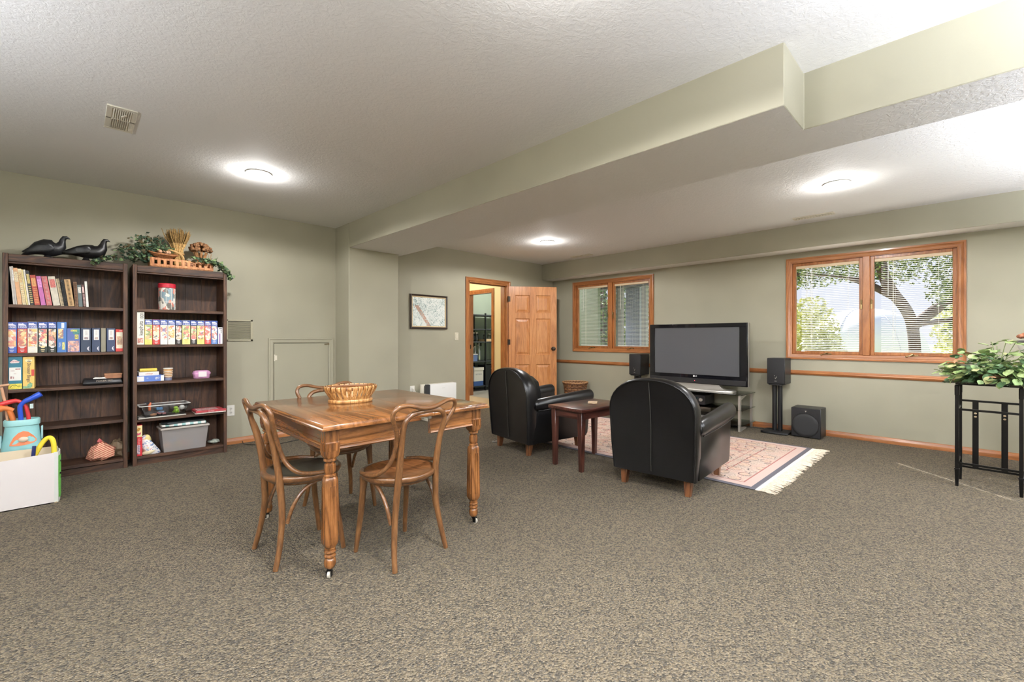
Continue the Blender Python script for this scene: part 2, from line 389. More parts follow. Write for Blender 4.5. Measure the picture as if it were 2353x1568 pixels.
# ---- windows
CAS = [(0, 0), (.020, 0), (.020, .016), (.016, .024), (.013, .042), (.010, .052), (.006, .058), (0, .058)]
blind_slat = None
def frame_rect(g, y0, y1, z0, z1, w, x0, x1):
    g.box(x0, x1, y0, y0+w, z0, z1); g.box(x0, x1, y1-w, y1, z0, z1)
    g.box(x0, x1, y0+w, y1-w, z0, z0+w); g.box(x0, x1, y0+w, y1-w, z1-w, z1)
def casing(g, y0, y1, z0, z1):
    """mitred moulded casing around the rectangle, on plane XW"""
    prof = [(0, 0), (.020, .002), (.020, .018), (.015, .026), (.012, .044), (.009, .056), (.006, .062), (0, .062)]
    rings = []
    for o, w in prof:
        rings.append([(XW-o, y0+w, z0+w), (XW-o, y1-w, z0+w), (XW-o, y1-w, z1-w), (XW-o, y0+w, z1-w)])
    n = len(rings)
    vs = [p for r in rings for p in r]; fs = []
    for k in range(n-1):
        for i in range(4): j = (i+1) % 4; fs.append((k*4+i, k*4+j, (k+1)*4+j, (k+1)*4+i))
    s0 = len(g.f); g.add(vs, fs); g.mi = [(k % 4) % 2 for k in range(len(g.f))]; return g
WLAB = ['golden oak double casement window near the corner, partly behind the television', 'golden oak double casement window at right above the plant']
for wi, (y0, y1, z0, z1) in enumerate(WIN):
    w = thing('window_%d' % (wi+1), WLAB[wi], 'window', (0, 0, 0), kind='structure')
    casing(G(), y0, y1, z0, z1).obj('casing', [M['oakY'], M['oakZ']], w, ang=25)
    g = G(); frame_rect(g, y0+.048, y1-.048, z0+.048, z1-.048, .018, XW-.004, XW+.07); g.obj('jamb', M['oakZ'], w)
    ym = (y0+y1)/2
    g = G(); g.box(XW-.014, XW+.07, ym-.034, ym+.034, z0+.06, z1-.06); g.obj('mullion', M['oakZ'], w, bevel=.005)
    for si, (a, b) in enumerate(((y0+.066, ym-.034), (ym+.034, y1-.066))):
        g = G(); frame_rect(g, a, b, z0+.066, z1-.066, .034, XW+.016, XW+.062)
        sash = g.obj('sash', M['oakZ'], w, bevel=.003)
        g = G(); g.box(XW+.058, XW+.061, a+.034, b-.034, z0+.1, z1-.1); g.obj('pane', M['pane'], sash, smooth=False)
        yc = (a+b)/2-.02
        g = G(); g.box(XW-.012, XW+.012, yc-.035, yc+.035, z0+.064, z0+.078); g.tube([(XW-.005, yc, z0+.075), (XW-.028, yc+.008, z0+.085), (XW-.034, yc+.03, z0+.070), (XW-.036, yc+.055, z0+.062)], [.007, .006, .005, .006], 8)
        g.sphere((XW-.036, yc+.06, z0+.060), .009, 8, 6); g.obj('crank_handle', BRASS, w)
        lo = ym-.034-.012 if si == 0 else ym+.034+.012
        g = G(); g.box(XW+.0, XW+.022, lo-.008, lo+.008, 1.50, 1.60); g.tube([(XW+.01, lo, 1.55), (XW-.016, lo, 1.57), (XW-.018, lo, 1.61)], .005, 6); g.obj('sash_lock', BRASS, w)
        # blind hung inside the sash: every slat a part
        place = [['right', 'left'], ['right', 'left']][wi][si]
        pos = ('near the corner' if wi == 0 else 'above the plant')
        bl = thing('mini_blind', 'white slatted mini blind in the %s pane of the window %s' % (place, pos), 'blind', (XW+.032, (a+b)/2, 0), group='mini blinds in the windows')
        gl = .060; ga, gb = a+.036-(a+b)/2, b-.036-gl-(a+b)/2
        g = G(); g.box(-.016, .014, ga, gb+gl, z1-.132, z1-.100); g.obj('head_rail', plain((214, 190, 158), .45), bl, bevel=.003)
        zt, zb = z1-.137, z0+.118; n = int((zt-zb)/.0205)
        me = None
        for k in range(n):
            z = zb + (k+.5)*(zt-zb)/n
            if me is None:
                g = G(); tl = R(10); c_, s_ = math.cos(tl), math.sin(tl); prof = []
                for t in (-1, -.35, .35, 1): prof.append((t*.0125*c_ - (1-t*t)*.0016*s_*-1, t*.0125*s_ + (1-t*t)*.0018))
                vs = [(x, ga, zz) for x, zz in prof]+[(x, gb, zz) for x, zz in prof]+[(x, ga, zz-.0004) for x, zz in prof]+[(x, gb, zz-.0004) for x, zz in prof]
                fs = [(i, i+1, i+5, i+4) for i in range(3)]+[(i+8, i+12, i+13, i+9) for i in range(3)]+[(0, 4, 12, 8), (3, 11, 15, 7)]
                o = g.add(vs, fs).obj('slat', plain((240, 239, 236), .4, spec=.4), bl, loc=(0, 0, z)); me = o.data
            else: put('slat', me, bl, (0, 0, z))
        g = G(); g.box(-.012, .012, ga, gb, zb-.014, zb-.002); g.obj('bottom_rail', WHITE, bl, bevel=.002)
        g = G()
        for q in (.18, .82):
            yy = ga+(gb-ga)*q; g.tube([(-.0125, yy, zb-.01), (-.0125, yy, zt+.01)], .0008, 4); g.tube([(.0125, yy, zb-.01), (.0125, yy, zt+.01)], .0008, 4)
        g.obj('ladder_cord', WHITE, bl)
        g = G(); yy = gb-.06; g.tube([(-.022, yy, zt+.01), (-.024, yy, zt-.38)], .0035, 6); g.obj('tilt_wand', plain((225, 225, 222), .2), bl)
        g = G(); yy = gb-.10; g.tube([(-.02, yy, zt), (-.021, yy, z0+.24)], .0012, 4); g.tube([(-.02, yy-.02, zt), (-.021, yy-.02, z0+.24)], .0012, 4); g.obj('pull_cord', OFFW, bl)
# patio door on the window wall, outside the frame of the photograph
w = thing('door_3', 'glazed sliding patio door with oak frame beyond the plant', 'door', kind='structure')
g = G(); frame_rect(g, PAT[0], PAT[1], 0, 2.07, .05, XW-.02, XW+.14); g.obj('frame', M['oakZ'], w)
for a, b, x in ((PAT[0]+.05, -2.02, .05), (-2.08, PAT[1]-.05, .09)):
    g = G(); frame_rect(g, a, b, .05, 2.02, .07, XW+x, XW+x+.035); s = g.obj('sash', M['oakZ'], w)
    g = G(); g.box(XW+x+.015, XW+x+.02, a+.07, b-.07, .12, 1.95); g.obj('pane', M['pane'], s, smooth=False)
# ---- doorway (door_1), casing, jambs and the open leaf
d = thing('door_1', 'golden oak six panel door standing open into the room', 'door', kind='structure')
def post(prof, x, sg, z1):
    g = G(); poly = [(x+sg*w, YD-o) for o, w in prof]; g.prism(poly, 0, z1); return g
CP = [(0, 0), (.019, 0), (.019, .012), (.014, .020), (.012, .044), (.008, .056), (.005, .062), (0, .062)]
def casing_n(g, x0, x1, z1):
    rings = []
    for o, w in [(0, 0), (.019, .002), (.019, .016), (.014, .024), (.012, .044), (.008, .056), (.004, .062), (0, .062)]:
        rings.append([(x0+w, YD-o, 0), (x0+w, YD-o, z1-w), (x1-w, YD-o, z1-w), (x1-w, YD-o, 0)])
    vs = [p for r in rings for p in r]; fs = []
    for k in range(len(rings)-1):
        for i in range(3): fs.append((k*4+i, k*4+i+1, (k+1)*4+i+1, (k+1)*4+i))
    g.add(vs, fs); g.mi = [1 if k % 3 == 1 else 0 for k in range(len(g.f))]; return g
casing_n(G(), DX0-.062, DX1+.062, DZ+.062).obj('casing', [M['oakZ'], M['oakX']], d, ang=25)
g = G(); g.box(DX0-.002, DX0+.018, YD-.004, YD+.145, 0, DZ); g.box(DX1-.018, DX1+.002, YD-.004, YD+.145, 0, DZ); g.box(DX0, DX1, YD-.004, YD+.145, DZ-.018, DZ+.002)
g.box(DX0+.018, DX0+.030, YD+.04, YD+.08, 0, DZ-.018); g.box(DX1-.030, DX1-.018, YD+.04, YD+.08, 0, DZ-.018); g.box(DX0+.018, DX1-.018, YD+.04, YD+.08, DZ-.03, DZ-.018)
g.obj('jamb', M['oakZ'], d)
g = G(); g.box(DX0+.017, DX0+.0195, YD+.005, YD+.03, .93, 1.02); g.obj('strike_plate', BRONZE, d)
hx, hy = DX1+.012, YD-.022; ex, ey = 5.985, 4.925             # hinge line, free edge
ang = math.atan2(ey-hy, ex-hx); DW = .84
leaf = thing('leaf', None, None, (hx, hy, 0)); leaf.parent = d; leaf.rotation_euler = (0, 0, ang)
TH = .035
# leaf local: x along width, y thickness (room face seen by camera is -y side after rotation), z up
g = G(); zs = [(.012, .25), (.72, .88), (1.50, 1.60), (1.90, 2.045)]     # rails
st = [(0, .115), (.365, .475), (DW-.115, DW)]                            # stiles
for a, b in st: g.box(a, b, 0, TH, .012, 2.045)
for lo, hi in zs:
    for (a, b), (c_, d_) in zip(st[:-1], st[1:]): g.box(b, c_, 0.0005, TH-.0005, lo, hi)
g.obj('door_frame', M['doorZ'], leaf, smooth=False)
for (lo, hi) in ((.25, .72), (.88, 1.50), (1.60, 1.90)):
    for (a, b) in ((.115, .365), (.475, DW-.115)):
        g = G()
        for side in (0, 1):
            q = (lambda d_: d_) if side == 0 else (lambda d_: TH-d_)
            r = []
            for ins, yy in ((-.002, q(.001)), (.010, q(.014)), (.018, q(.0145)), (.052, q(.005)), (.070, q(.005))):
                r.append([(a+ins, yy, lo+ins), (b-ins, yy, lo+ins), (b-ins, yy, hi-ins), (a+ins, yy, hi-ins)])
            vs = [p for qq in r for p in qq]; fs = [(k*4+i, k*4+(i+1) % 4, (k+1)*4+(i+1) % 4, (k+1)*4+i) for k in range(4) for i in range(4)]+[(16, 17, 18, 19)]
            g.add(vs, fs)
        g.obj('panel', M['doorZ'], leaf, smooth=False)
g = G()
for sy in (-1, 1):
    yb = 0 if sy < 0 else TH
    g.lathe([(.001, 0), (.034, 0), (.034, .006), (.014, .010), (.013, .030), (.026, .038), (.034, .052), (.029, .066), (.001, .071)], 16, (0, 0, 0))
    n = len(g.v); k = 16*9
    for i in range(n-k, n):
        x, y, z = g.v[i]; g.v[i] = (DW-.065+x, yb+sy*z, .985+y)
g.obj('knob', BRONZE, leaf)
for z in (.28, 1.10, 1.83):
    g = G(); g.box(-.016, .03, -.0015, 0.0, z-.045, z+.045); g.lathe([(.007, z-.048), (.007, z+.048)], 10, (-.010, -.007, 0)); g.obj('hinge', BRONZE, leaf)
# ---- hallway and store room beyond the doorway
g = G(); g.box(3.3, 5.72, YD+.14, 9.3, -.12, 0); struct('floor_hall', g, M['hallcarpet'], 'tan carpet of the hallway beyond the door', 'floor')
g = G(); g.box(5.72, 8.2, 5.59, 9.3, -.12, 0); struct('floor_store', g, M['greycarpet'], 'pale grey carpet of the store room', 'floor')
HX = 5.72; OY0, OY1, OZ = 6.36, 7.08, 2.06
g = G(); g.box(HX, HX+.11, YD+.14, OY0, 0, 2.5); g.box(HX, HX+.11, OY1, 9.3, 0, 2.5); g.box(HX, HX+.11, OY0, OY1, OZ, 2.5)
struct('wall_hall', g, M['cream'], 'cream hallway wall with the store room doorway', smooth=False)
g = G(); g.box(3.2, 3.3, YD+.14, 9.3, 0, 2.5); g.box(3.3, HX, 9.2, 9.3, 0, 2.5); struct('wall_hallend', g, M['cream'], 'cream end walls of the hallway', smooth=False)
g = G(); g.box(3.3, HX, YD+.14, 9.3, 2.44, 2.5); struct('ceiling_hall', g, plain((240, 234, 214), .7), 'cream hallway ceiling', 'ceiling')
g = G(); g.box(5.83, 8.2, 8.0, 8.1, 0, 2.5); g.box(8.1, 8.2, 5.59, 8.0, 0, 2.5); struct('wall_store', g, M['store'], 'grey green walls of the store room', smooth=False)
g = G(); g.box(5.83, 8.2, 5.59, 8.1, 2.44, 2.5); struct('ceiling_store', g, plain((226, 224, 216), .7), 'white store room ceiling', 'ceiling')
d2 = thing('door_2', 'golden oak cased opening from the hallway to the store room', 'door', kind='structure')
g = G(); r = []
for o, w in [(0, 0), (.019, .002), (.019, .016), (.012, .044), (.006, .062), (0, .062)]:
    r.append([(HX-o, OY0-.062+w, 0), (HX-o, OY0-.062+w, OZ+.062-w), (HX-o, OY1+.062-w, OZ+.062-w), (HX-o, OY1+.062-w, 0)])
g.add([p for q in r for p in q], [(k*4+i, k*4+i+1, (k+1)*4+i+1, (k+1)*4+i) for k in range(5) for i in range(3)]); g.obj('casing', M['oakZ'], d2, ang=25)
g = G(); g.box(HX-.004, HX+.115, OY0-.002, OY0+.018, 0, OZ); g.box(HX-.004, HX+.115, OY1-.018, OY1+.002, 0, OZ); g.box(HX-.004, HX+.115, OY0, OY1, OZ-.018, OZ+.002); g.obj('jamb', M['oakZ'], d2)
g = G(); g.box(HX+.03, HX+.055, OY1-.0195, OY1-.017, .95, 1.03); g.obj('strike_plate', BRONZE, d2)
for nm, lb, c, e in (('ceiling_light', 'flush glass hallway ceiling light', (4.6, 6.9, 2.44), 60), ('ceiling_light', 'flush glass store room ceiling light', (6.9, 6.9, 2.44), 62)):
    t = thing(nm, lb, 'lamp', c); G().lathe([(.15, 0), (.15, -.02)], 24).obj('base_plate', BRASS, t)
    G().lathe([(.135, -.02), (.12, -.06), (.07, -.09), (.005, -.10)], 24).obj('shade', M['bulb'], t)
    l = bpy.data.lights.new('lamp_light', 'POINT'); l.energy = e; l.color = (1, .90, .72) if c[0] < 5 else (1, .97, .92); l.shadow_soft_size = .08
    o = bpy.data.objects.new('lamp_light', l); C.objects.link(o); o.parent = t; o.location = (0, 0, -.17)
# ---- recessed ceiling lamps
def recessed(x, y, z, label, e=1.0):
    t = thing('recessed_light', label, 'lamp', (x, y, z), group='recessed ceiling lights')
    G().lathe([(.096, -.0005), (.100, -.004), (.098, -.009), (.086, -.010), (.080, -.004), (.074, .0)], 32, cap=False).obj('trim_ring', plain((214, 212, 208), .45), t)
    G().lathe([(.074, -.002), (.066, -.022), (.052, -.036), (.03, -.044), (.002, -.047)], 28).obj('bulb', M['bulb'], t)
    l = bpy.data.lights.new('lamp_light', 'SPOT'); l.energy = LAMP_W*e; l.color = LAMP_C; l.shadow_soft_size = .05; l.spot_size = R(170); l.spot_blend = .22
    o = bpy.data.objects.new('lamp_light', l); C.objects.link(o); o.parent = t; o.location = (0, 0, -.052)
    l = bpy.data.lights.new('bulb_glow', 'POINT'); l.energy = 7.5*e; l.color = LAMP_C; l.shadow_soft_size = .04
    o = bpy.data.objects.new('bulb_glow', l); C.objects.link(o); o.parent = t; o.location = (0, 0, -.095)
def uplight(x, y, label, e=1.0, h=1.62):
    # unseen uplight added to fill ceiling and room; its opal bowl throws light upward
    t = thing('fill_uplight', label, 'lamp', (x, y, 0))
    G().lathe([(.15, 0), (.15, .015), (.03, .03), (.02, .04)], 28).obj('base', BLKMETAL, t); G().tube([(0, 0, .03), (0, 0, h-.10)], .012, 12).obj('pole', BLKMETAL, t)
    G().lathe([(.03, h-.11), (.10, h-.08), (.16, h-.03), (.19, h+.02), (.185, h+.02), (.155, h-.025), (.095, h-.07), (.02, h-.095)], 32).obj('bowl', plain((230, 226, 216), .4), t)
    l = bpy.data.lights.new('lamp_light', 'SPOT'); l.energy = FILL_W*e; l.color = FILL_C; l.shadow_soft_size = .12; l.spot_size = R(165); l.spot_blend = .6
    o = bpy.data.objects.new('lamp_light', l); C.objects.link(o); o.parent = t; o.location = (0, 0, h+.03); o.rotation_euler = (PI, 0, 0)
uplight(-2.0, 2.0, 'torchiere added unseen for fill light by the side wall left of the photographer', .7)
uplight(-1.0, -1.0, 'torchiere added unseen for fill light behind the photographer, left')
uplight(1.7, -1.6, 'torchiere added unseen for fill light behind the photographer, middle')
uplight(4.9, -2.0, 'torchiere added unseen for fill light behind the plant table by the patio door', .45)
recessed(1.128, 4.22, CZ, 'recessed round light in the main ceiling, in front of the bookcases')
recessed(4.70, 4.08, CZ2, 'recessed round light in the lower ceiling near the open door')
recessed(4.72, .79, CZ2, 'recessed round light in the lower ceiling toward the right window')
recessed(1.13, .93, CZ, 'recessed round light in the main ceiling just above the photographer', 1.8)
recessed(1.13, -2.2, CZ, 'added unseen recessed fill light in the main ceiling behind the photographer, right')  # unseen, continues the lamp grid; added for ambient fill
recessed(-1.5, .93, CZ, 'recessed round light in the main ceiling left of the photographer', 1.5)
recessed(-1.5, -2.2, CZ, 'added unseen recessed fill light in the main ceiling behind the photographer, left')  # another unseen grid lamp added to lift the ambient light
recessed(4.72, -2.4, CZ2, 'added unseen recessed fill light in the lower ceiling by the patio door')  # unseen lamp added as fill for the lower ceiling area
uplight(3.75, -1.45, 'torchiere added unseen for fill light behind the plant table, under the beam', .25)
# ---- vents, outlets, switch, access hatch
def ceiling_vent(label, x0, x1, y0, y1, z, n, along, dark):
    t = thing('ceiling_vent', label, 'vent', ((x0+x1)/2, (y0+y1)/2, z)); a, b = (x1-x0)/2, (y1-y0)/2
    g = G(); bw = .028
    for q in ((-a, a, -b, -b+bw), (-a, a, b-bw, b), (-a, -a+bw, -b+bw, b-bw), (a-bw, a, -b+bw, b-bw), ((-a, a, -.008, .008) if along == 'X' else (-.008, .008, -b, b))): g.box(*q, -.008, 0)
    g.obj('frame', OFFW, t, bevel=.002)
    G().box(-a+bw, a-bw, -b+bw, b-bw, -.001, .0).obj('duct', plain((30, 30, 28), .8), t)
    me = None
    for h, tilt in ((-1, 38), (1, -38)):
        for k in range(n):
            if along == 'X':
                c = -a+bw+(k+.5)*(2*a-2*bw)/n; cy = h*(b-bw+.008)/2; L = b-bw-.008; o = G().obox((0, 0, 0), (.012, L, .0015), (0, 0, 0)) if me is None else None
                o = o.obj('slat', OFFW, t, loc=(c, cy, -.006), rot=(0, R(tilt), 0)) if o else put('slat', me, t, (c, cy, -.006), (0, R(tilt), 0))
            else:
                c = -b+bw+(k+.5)*(2*b-2*bw)/n; cx = h*(a-bw+.008)/2; L = a-bw-.008; o = G().obox((0, 0, 0), (L, .012, .0015), (0, 0, 0)) if me is None else None
                o = o.obj('slat', OFFW, t, loc=(cx, c, -.006), rot=(R(tilt), 0, 0)) if o else put('slat', me, t, (cx, c, -.006), (R(tilt), 0, 0))
            me = o.data
    return t
v = ceiling_vent('white square air register in the main ceiling at left', .145, .289, 3.601, 4.000, CZ, 9, 'X', 1)
G().obox((.01, -.10, -.016), (.008, .05, .004), (0, 0, R(25))).obj('damper_lever', OFFW, v)
ceiling_vent('long white air register in the lower ceiling near the right window', 5.74, 5.86, .985, 1.37, CZ2, 12, 'Y', 1)
ceiling_vent('long white air register in the lower ceiling near the corner window', 5.84, 5.96, 4.20, 4.58, CZ2, 12, 'Y', 1)
t = thing('wall_vent', 'painted return air grille on the wall behind the right bookcase', 'vent', (1.26, YS, 1.255))
g = G(); a, b = .19, .118
for q in ((-a, a, -b, -b+.018), (-a, a, b-.018, b), (-a, -a+.018, -b, b), (a-.022, a, -b, b), (-.072, -.052, -b, b)): g.box(q[0], q[1], -.014, 0, q[2], q[3])
g.obj('frame', plain((172, 166, 142), .5), t, bevel=.002)
G().box(-a+.01, a-.01, -.003, -.001, -b+.01, b-.01).obj('duct', plain((118, 116, 106), .7), t)
me = None
for k in range(16):
    z = -b+.024+(k+.5)*(2*b-.048)/16
    if me is None: o = G().obox((0, 0, 0), (2*a-.04, .010, .0022)).obj('slat', plain((172, 166, 144), .5), t, loc=(0, -.008, z), rot=(R(35), 0, 0)); me = o.data
    else: put('slat', me, t, (0, -.008, z), (R(35), 0, 0))
def outlet(label, loc, rz=0):
    t = thing('wall_outlet', label, 'outlet', loc, rz); G().box(-.036, .036, -.006, 0, -.058, .058).obj('plate', WHITE, t, bevel=.002)
    for z in (-.021, .021): G().lathe([(.0155, -.0085), (.0155, -.005)], 14, (0, 0, 0), 'Y').obj('socket', plain((226, 224, 216), .4), t, loc=(0, 0, z))
    g = G()
    for z in (-.021, .021):
        g.box(-.0075, -.0045, -.0095, -.008, z-.003, z+.006); g.box(.0045, .0075, -.0095, -.008, z-.003, z+.005); g.box(-.002, .002, -.0095, -.008, z-.010, z-.006)
    g.obj('slots', BLACK, t); G().lathe([(.003, -.0075), (.003, -.005)], 8, (0, 0, 0), 'Y').obj('screw', STEEL, t); return t
outlet('white double wall outlet low beside the right bookcase', (1.236, YS, .372))
t = outlet('white double wall outlet low beside the heater with a plug in it', (3.395, YD, .44))
t = thing('light_switch', 'beige rocker light switch between the picture and doorway', 'switch', (4.17, YD, 1.195))
G().box(-.036, .036, -.006, 0, -.058, .058).obj('plate', plain((206, 200, 180), .45), t, bevel=.002)
G().box(-.017, .017, -.010, -.005, -.033, .033).obj('rocker', plain((214, 208, 190), .4), t, bevel=.002)
t = thing('access_hatch', 'sage painted crawl space hatch in the left wall', 'hatch', (1.99, YS, 0))
g = G(); r = []; hx0, hx1, hz0, hz1 = -.38, .378, .09, 1.168
for o, w in [(0, 0), (.016, .002), (.016, .014), (.010, .024), (.010, .046), (.004, .058), (0, .06)]:
    r.append([(hx0+w, -o, hz0+w), (hx1-w, -o, hz0+w), (hx1-w, -o, hz1-w), (hx0+w, -o, hz1-w)])
g.add([p for q in r for p in q], [(k*4+i, k*4+(i+1) % 4, (k+1)*4+(i+1) % 4, (k+1)*4+i) for k in range(6) for i in range(4)])
g.obj('casing', M['wall'], t, ang=25)
G().box(hx0+.064, hx1-.064, -.007, -.001, hz0+.064, hz1-.064).obj('panel', M['wall'], t, bevel=.002)
G().box(hx0+.060, hx1-.060, -.002, -.0, hz0+.060, hz1-.060).obj('gap', plain((60, 58, 50), .8), t)
g = G(); g.box(hx0+.063, hx0+.072, -.016, -.005, .90, .975); g.box(hx0+.072, hx0+.094, -.010, -.006, .91, .965); g.obj('hinge', OFFW, t, label='cream painted hinge')
g = G(); g.tube([(hx1-.060, -.012, 1.094), (hx1-.10, -.016, 1.094), (hx1-.115, -.016, 1.09)], .004, 8); g.lathe([(.008, -.014), (.008, -.004)], 10, (hx1-.062, 0, 1.094), 'Y'); g.obj('hook_latch', BRASS, t, label='brass hook latch')
# ------------------------------------------------------------------ dining table
TX0, TX1, TY0, TY1, TZ = .835, 1.872, 2.115, 3.235, .745
t = thing('dining_table', 'antique oak dining table with turned legs and a leaf missing its apron', 'table', ((TX0+TX1)/2, (TY0+TY1)/2, 0))
tx, ty = t.location.x, t.location.y
def tl(x): return x-tx
def top_piece(x0, x1, ends):
    """one board group with moulded long edges; ends = moulded left / right"""
    prof = [(0, TZ-.028), (-.004, TZ-.026), (-.004, TZ-.019), (.003, TZ-.016), (.004, TZ-.010), (.008, TZ-.003), (.014, TZ)]
    rings = []
    for o, z in prof:
        rings.append([(x0+(o if ends[0] else 0), TY0+o-ty, z), (x1-(o if ends[1] else 0), TY0+o-ty, z), (x1-(o if ends[1] else 0), TY1-o-ty, z), (x0+(o if ends[0] else 0), TY1-o-ty, z)])
    return G().loft(rings)
top_piece(tl(TX0), tl(1.2985), (1, 0)).obj('tabletop', M['top'], t)
top_piece(tl(1.3005), tl(1.4605), (0, 0)).obj('table_leaf', M['top'], t)
top_piece(tl(1.4625), tl(TX1), (0, 1)).obj('tabletop', M['top'], t)
LXc, LYc = (.898, 1.806), (2.185, 3.165)
def apron(g, a, b, pos, axis, sg):
    """board with two beads along the lower edge, outer face at pos, outside toward sg"""
    prof = [(0, .717), (0, .664), (-.002, .662), (-.002, .659), (0, .657), (0, .641), (.005, .638), (.006, .632), (.003, .629), (.007, .625), (.009, .617), (.004, .612), (-.004, .611), (-.022, .611), (-.022, .717)]
    n = len(prof); P = [(pos+sg*o, z) for o, z in prof]
    A = [((a, p, z) if axis == 'X' else (p, a, z)) for p, z in P]; B = [((b, p, z) if axis == 'X' else (p, b, z)) for p, z in P]
    return g.add(A+B, [tuple(range(n)), tuple(range(2*n-1, n-1, -1))]+[(i, i+n, (i+1) % n+n, (i+1) % n) for i in range(n)])
for sg, yy in ((-1, LYc[0]-.026), (1, LYc[1]+.026)):
    for a, b in ((LXc[0]+.03, 1.298), (1.463, LXc[1]-.03)): apron(G(), tl(a), tl(b), yy-ty, 'X', sg).obj('apron', M['tblX'], t)
for sg, xx in ((-1, LXc[0]-.026), (1, LXc[1]+.026)): apron(G(), LYc[0]+.03-ty, LYc[1]-.03-ty, tl(xx), 'Y', sg).obj('apron', M['tblY'], t)
g = G()
for yy in (2.45, 2.9): g.box(tl(.93), tl(1.78), yy-.02-ty, yy+.02-ty, .675, .717)
g.obj('slide_rail', M['tblX'], t); 
for y in (2.135,): G().box(tl(1.44), tl(1.456), y-ty, y+.02-ty, .700, .716).obj('leaf_latch', STEEL, t)
def table_leg():
    g = G(); h = .033
    def sq(z, s, ch=0.0):
        c = ch; return [(-s+c, -s, z), (s-c, -s, z), (s, -s+c, z), (s, s-c, z), (s-c, s, z), (-s+c, s, z), (-s, s-c, z), (-s, -s+c, z)]
    g.loft([sq(.717, h, .003), sq(.655, h, .003), sq(.650, h+.003, .003), sq(.605, h+.003, .003), sq(.585, h, .006), sq(.574, h-.006, .012)])
    for s in (-1, 1):          # reeds on the block faces
        for k in (-.016, 0, .016):
            g.box(k-.0055, k+.0055, s*(h+.0045)-.003, s*(h+.0045)+.003, .612, .648); g.box(s*(h+.0045)-.003, s*(h+.0045)+.003, k-.0055, k+.0055, .612, .648)
    n = 24
    g.lathe([(.024, .576), (.030, .570), (.031, .562), (.022, .556), (.021, .550), (.026, .545), (.0275, .53), (.0275, .512), (.025, .503), (.022, .498), (.029, .494), (.030, .488), (.024, .482)], n)
    g.loft([sq(.490, .018, .009), sq(.482, .026, .010), sq(.474, .030, .010), sq(.462, .0315, .010), sq(.21, .0345, .010), sq(.168, .034, .010), sq(.150, .027, .011), sq(.140, .018, .009)])
    for s in (-1, 1):
        for k in (-.009, .009):
            g.box(k-.004, k+.004, s*.0335-.003, s*.0335+.003, .19, .44); g.box(s*.0335-.003, s*.0335+.003, k-.004, k+.004, .19, .44)
    g.lathe([(.018, .146), (.026, .143), (.026, .138), (.020, .135), (.027, .130), (.0285, .124), (.026, .118), (.021, .115), (.027, .110), (.0285, .104), (.026, .097), (.021, .094), (.025, .090), (.0285, .078), (.028, .062), (.024, .050), (.018, .044), (.010, .043)], n)
    return g
def caster():
    g = G(); g.lathe([(.012, .040), (.012, .048)], 12); g.box(-.010, .010, -.004, .012, .030, .040)
    g.box(-.013, -.010, .0, .020, .008, .036); g.box(.010, .013, .0, .020, .008, .036)
    g.mat(1); g.lathe([(.010, -.008), (.0155, -.006), (.0155, .006), (.010, .008)], 16, (0, .012, .0155), 'X'); return g
lm = None
for i, x in enumerate(LXc):
    for j, y in enumerate(LYc):
        lo = (tl(x), y-ty, 0)
        if lm is None:
            lg = table_leg().obj('leg', M['tblZ'], t, loc=lo, bevel=0, ang=30); lm = lg.data
            cs = caster().obj('caster', [BLKMETAL, plain((206, 200, 188), .4)], lg, rot=(0, 0, 2.4)); cm = cs.data
        else:
            lg = put('leg', lm, t, lo); put('caster', cm, lg, (0, 0, 0), (0, 0, [2.4, .5, 3.6, 1.2][i*2+j]))
t.scale = (1, 1, 1.016); TZ *= 1.016
# basket on the table
bk = thing('splint_basket', 'oval bentwood splint basket standing on the dining table', 'basket', (1.285, 2.80, TZ), R(-12))
AX, AY = .168, .126
def ell(rx, ry, z, n=40): return [(rx*math.cos(2*PI*i/n), ry*math.sin(2*PI*i/n), z) for i in range(n)]
k1, k2 = .74, 1.0
SPL = wood('basket_splint', (120, 74, 34), (186, 134, 76), (214, 170, 112), 'Z', 3, .35, .3); SPLI = plain((196, 146, 88), .4, var=.1)
g = G(); g.loft([ell(AX*k1, AY*k1, .002), ell(AX*k1, AY*k1, .007)]); g.obj('bottom', SPLI, bk)
g = G(); P = ell(AX*.80, AY*.80, .012, 48)
g.tube(P, .011, 8, closed=True, flat=.4, up=(0, 0, 1)); g.obj('base_band', SPL, bk)
ns = 30
for i in range(ns):
    a = 2*PI*(i+.5)/ns; w = 2*PI/ns*.355; g = G(); rows = []
    jit = random.uniform(-.003, .003)
    for (k, z) in ((.745, .018), (.80, .035), (.90, .060), (.975, .082), (1.0, .096), (.985, .104), (.955, .106), (.935, .100), (.925, .085), (.845, .055), (.74, .018)):
        rows.append([((AX*k+jit)*math.cos(a+s*w*(1.12 if z > .07 else .95)), (AY*k+jit)*math.sin(a+s*w*(1.12 if z > .07 else .95)), z+.001*abs(s)) for s in (-1, 0, 1)])
    vs = [p for r in rows for p in r]; fs = []
    for q in range(len(rows)-1):
        for s in range(2): fs.append((q*3+s, q*3+s+1, q*3+s+4, q*3+s+3))
    g.add(vs, fs); g.obj('splint', SPL, bk, ang=60)
g = G(); g.tube(ell(AX*.905, AY*.905, .090, 48), .010, 8, closed=True, flat=.25, up=(0, 0, 1)); g.obj('rim_band', plain((120, 76, 38), .5), bk)
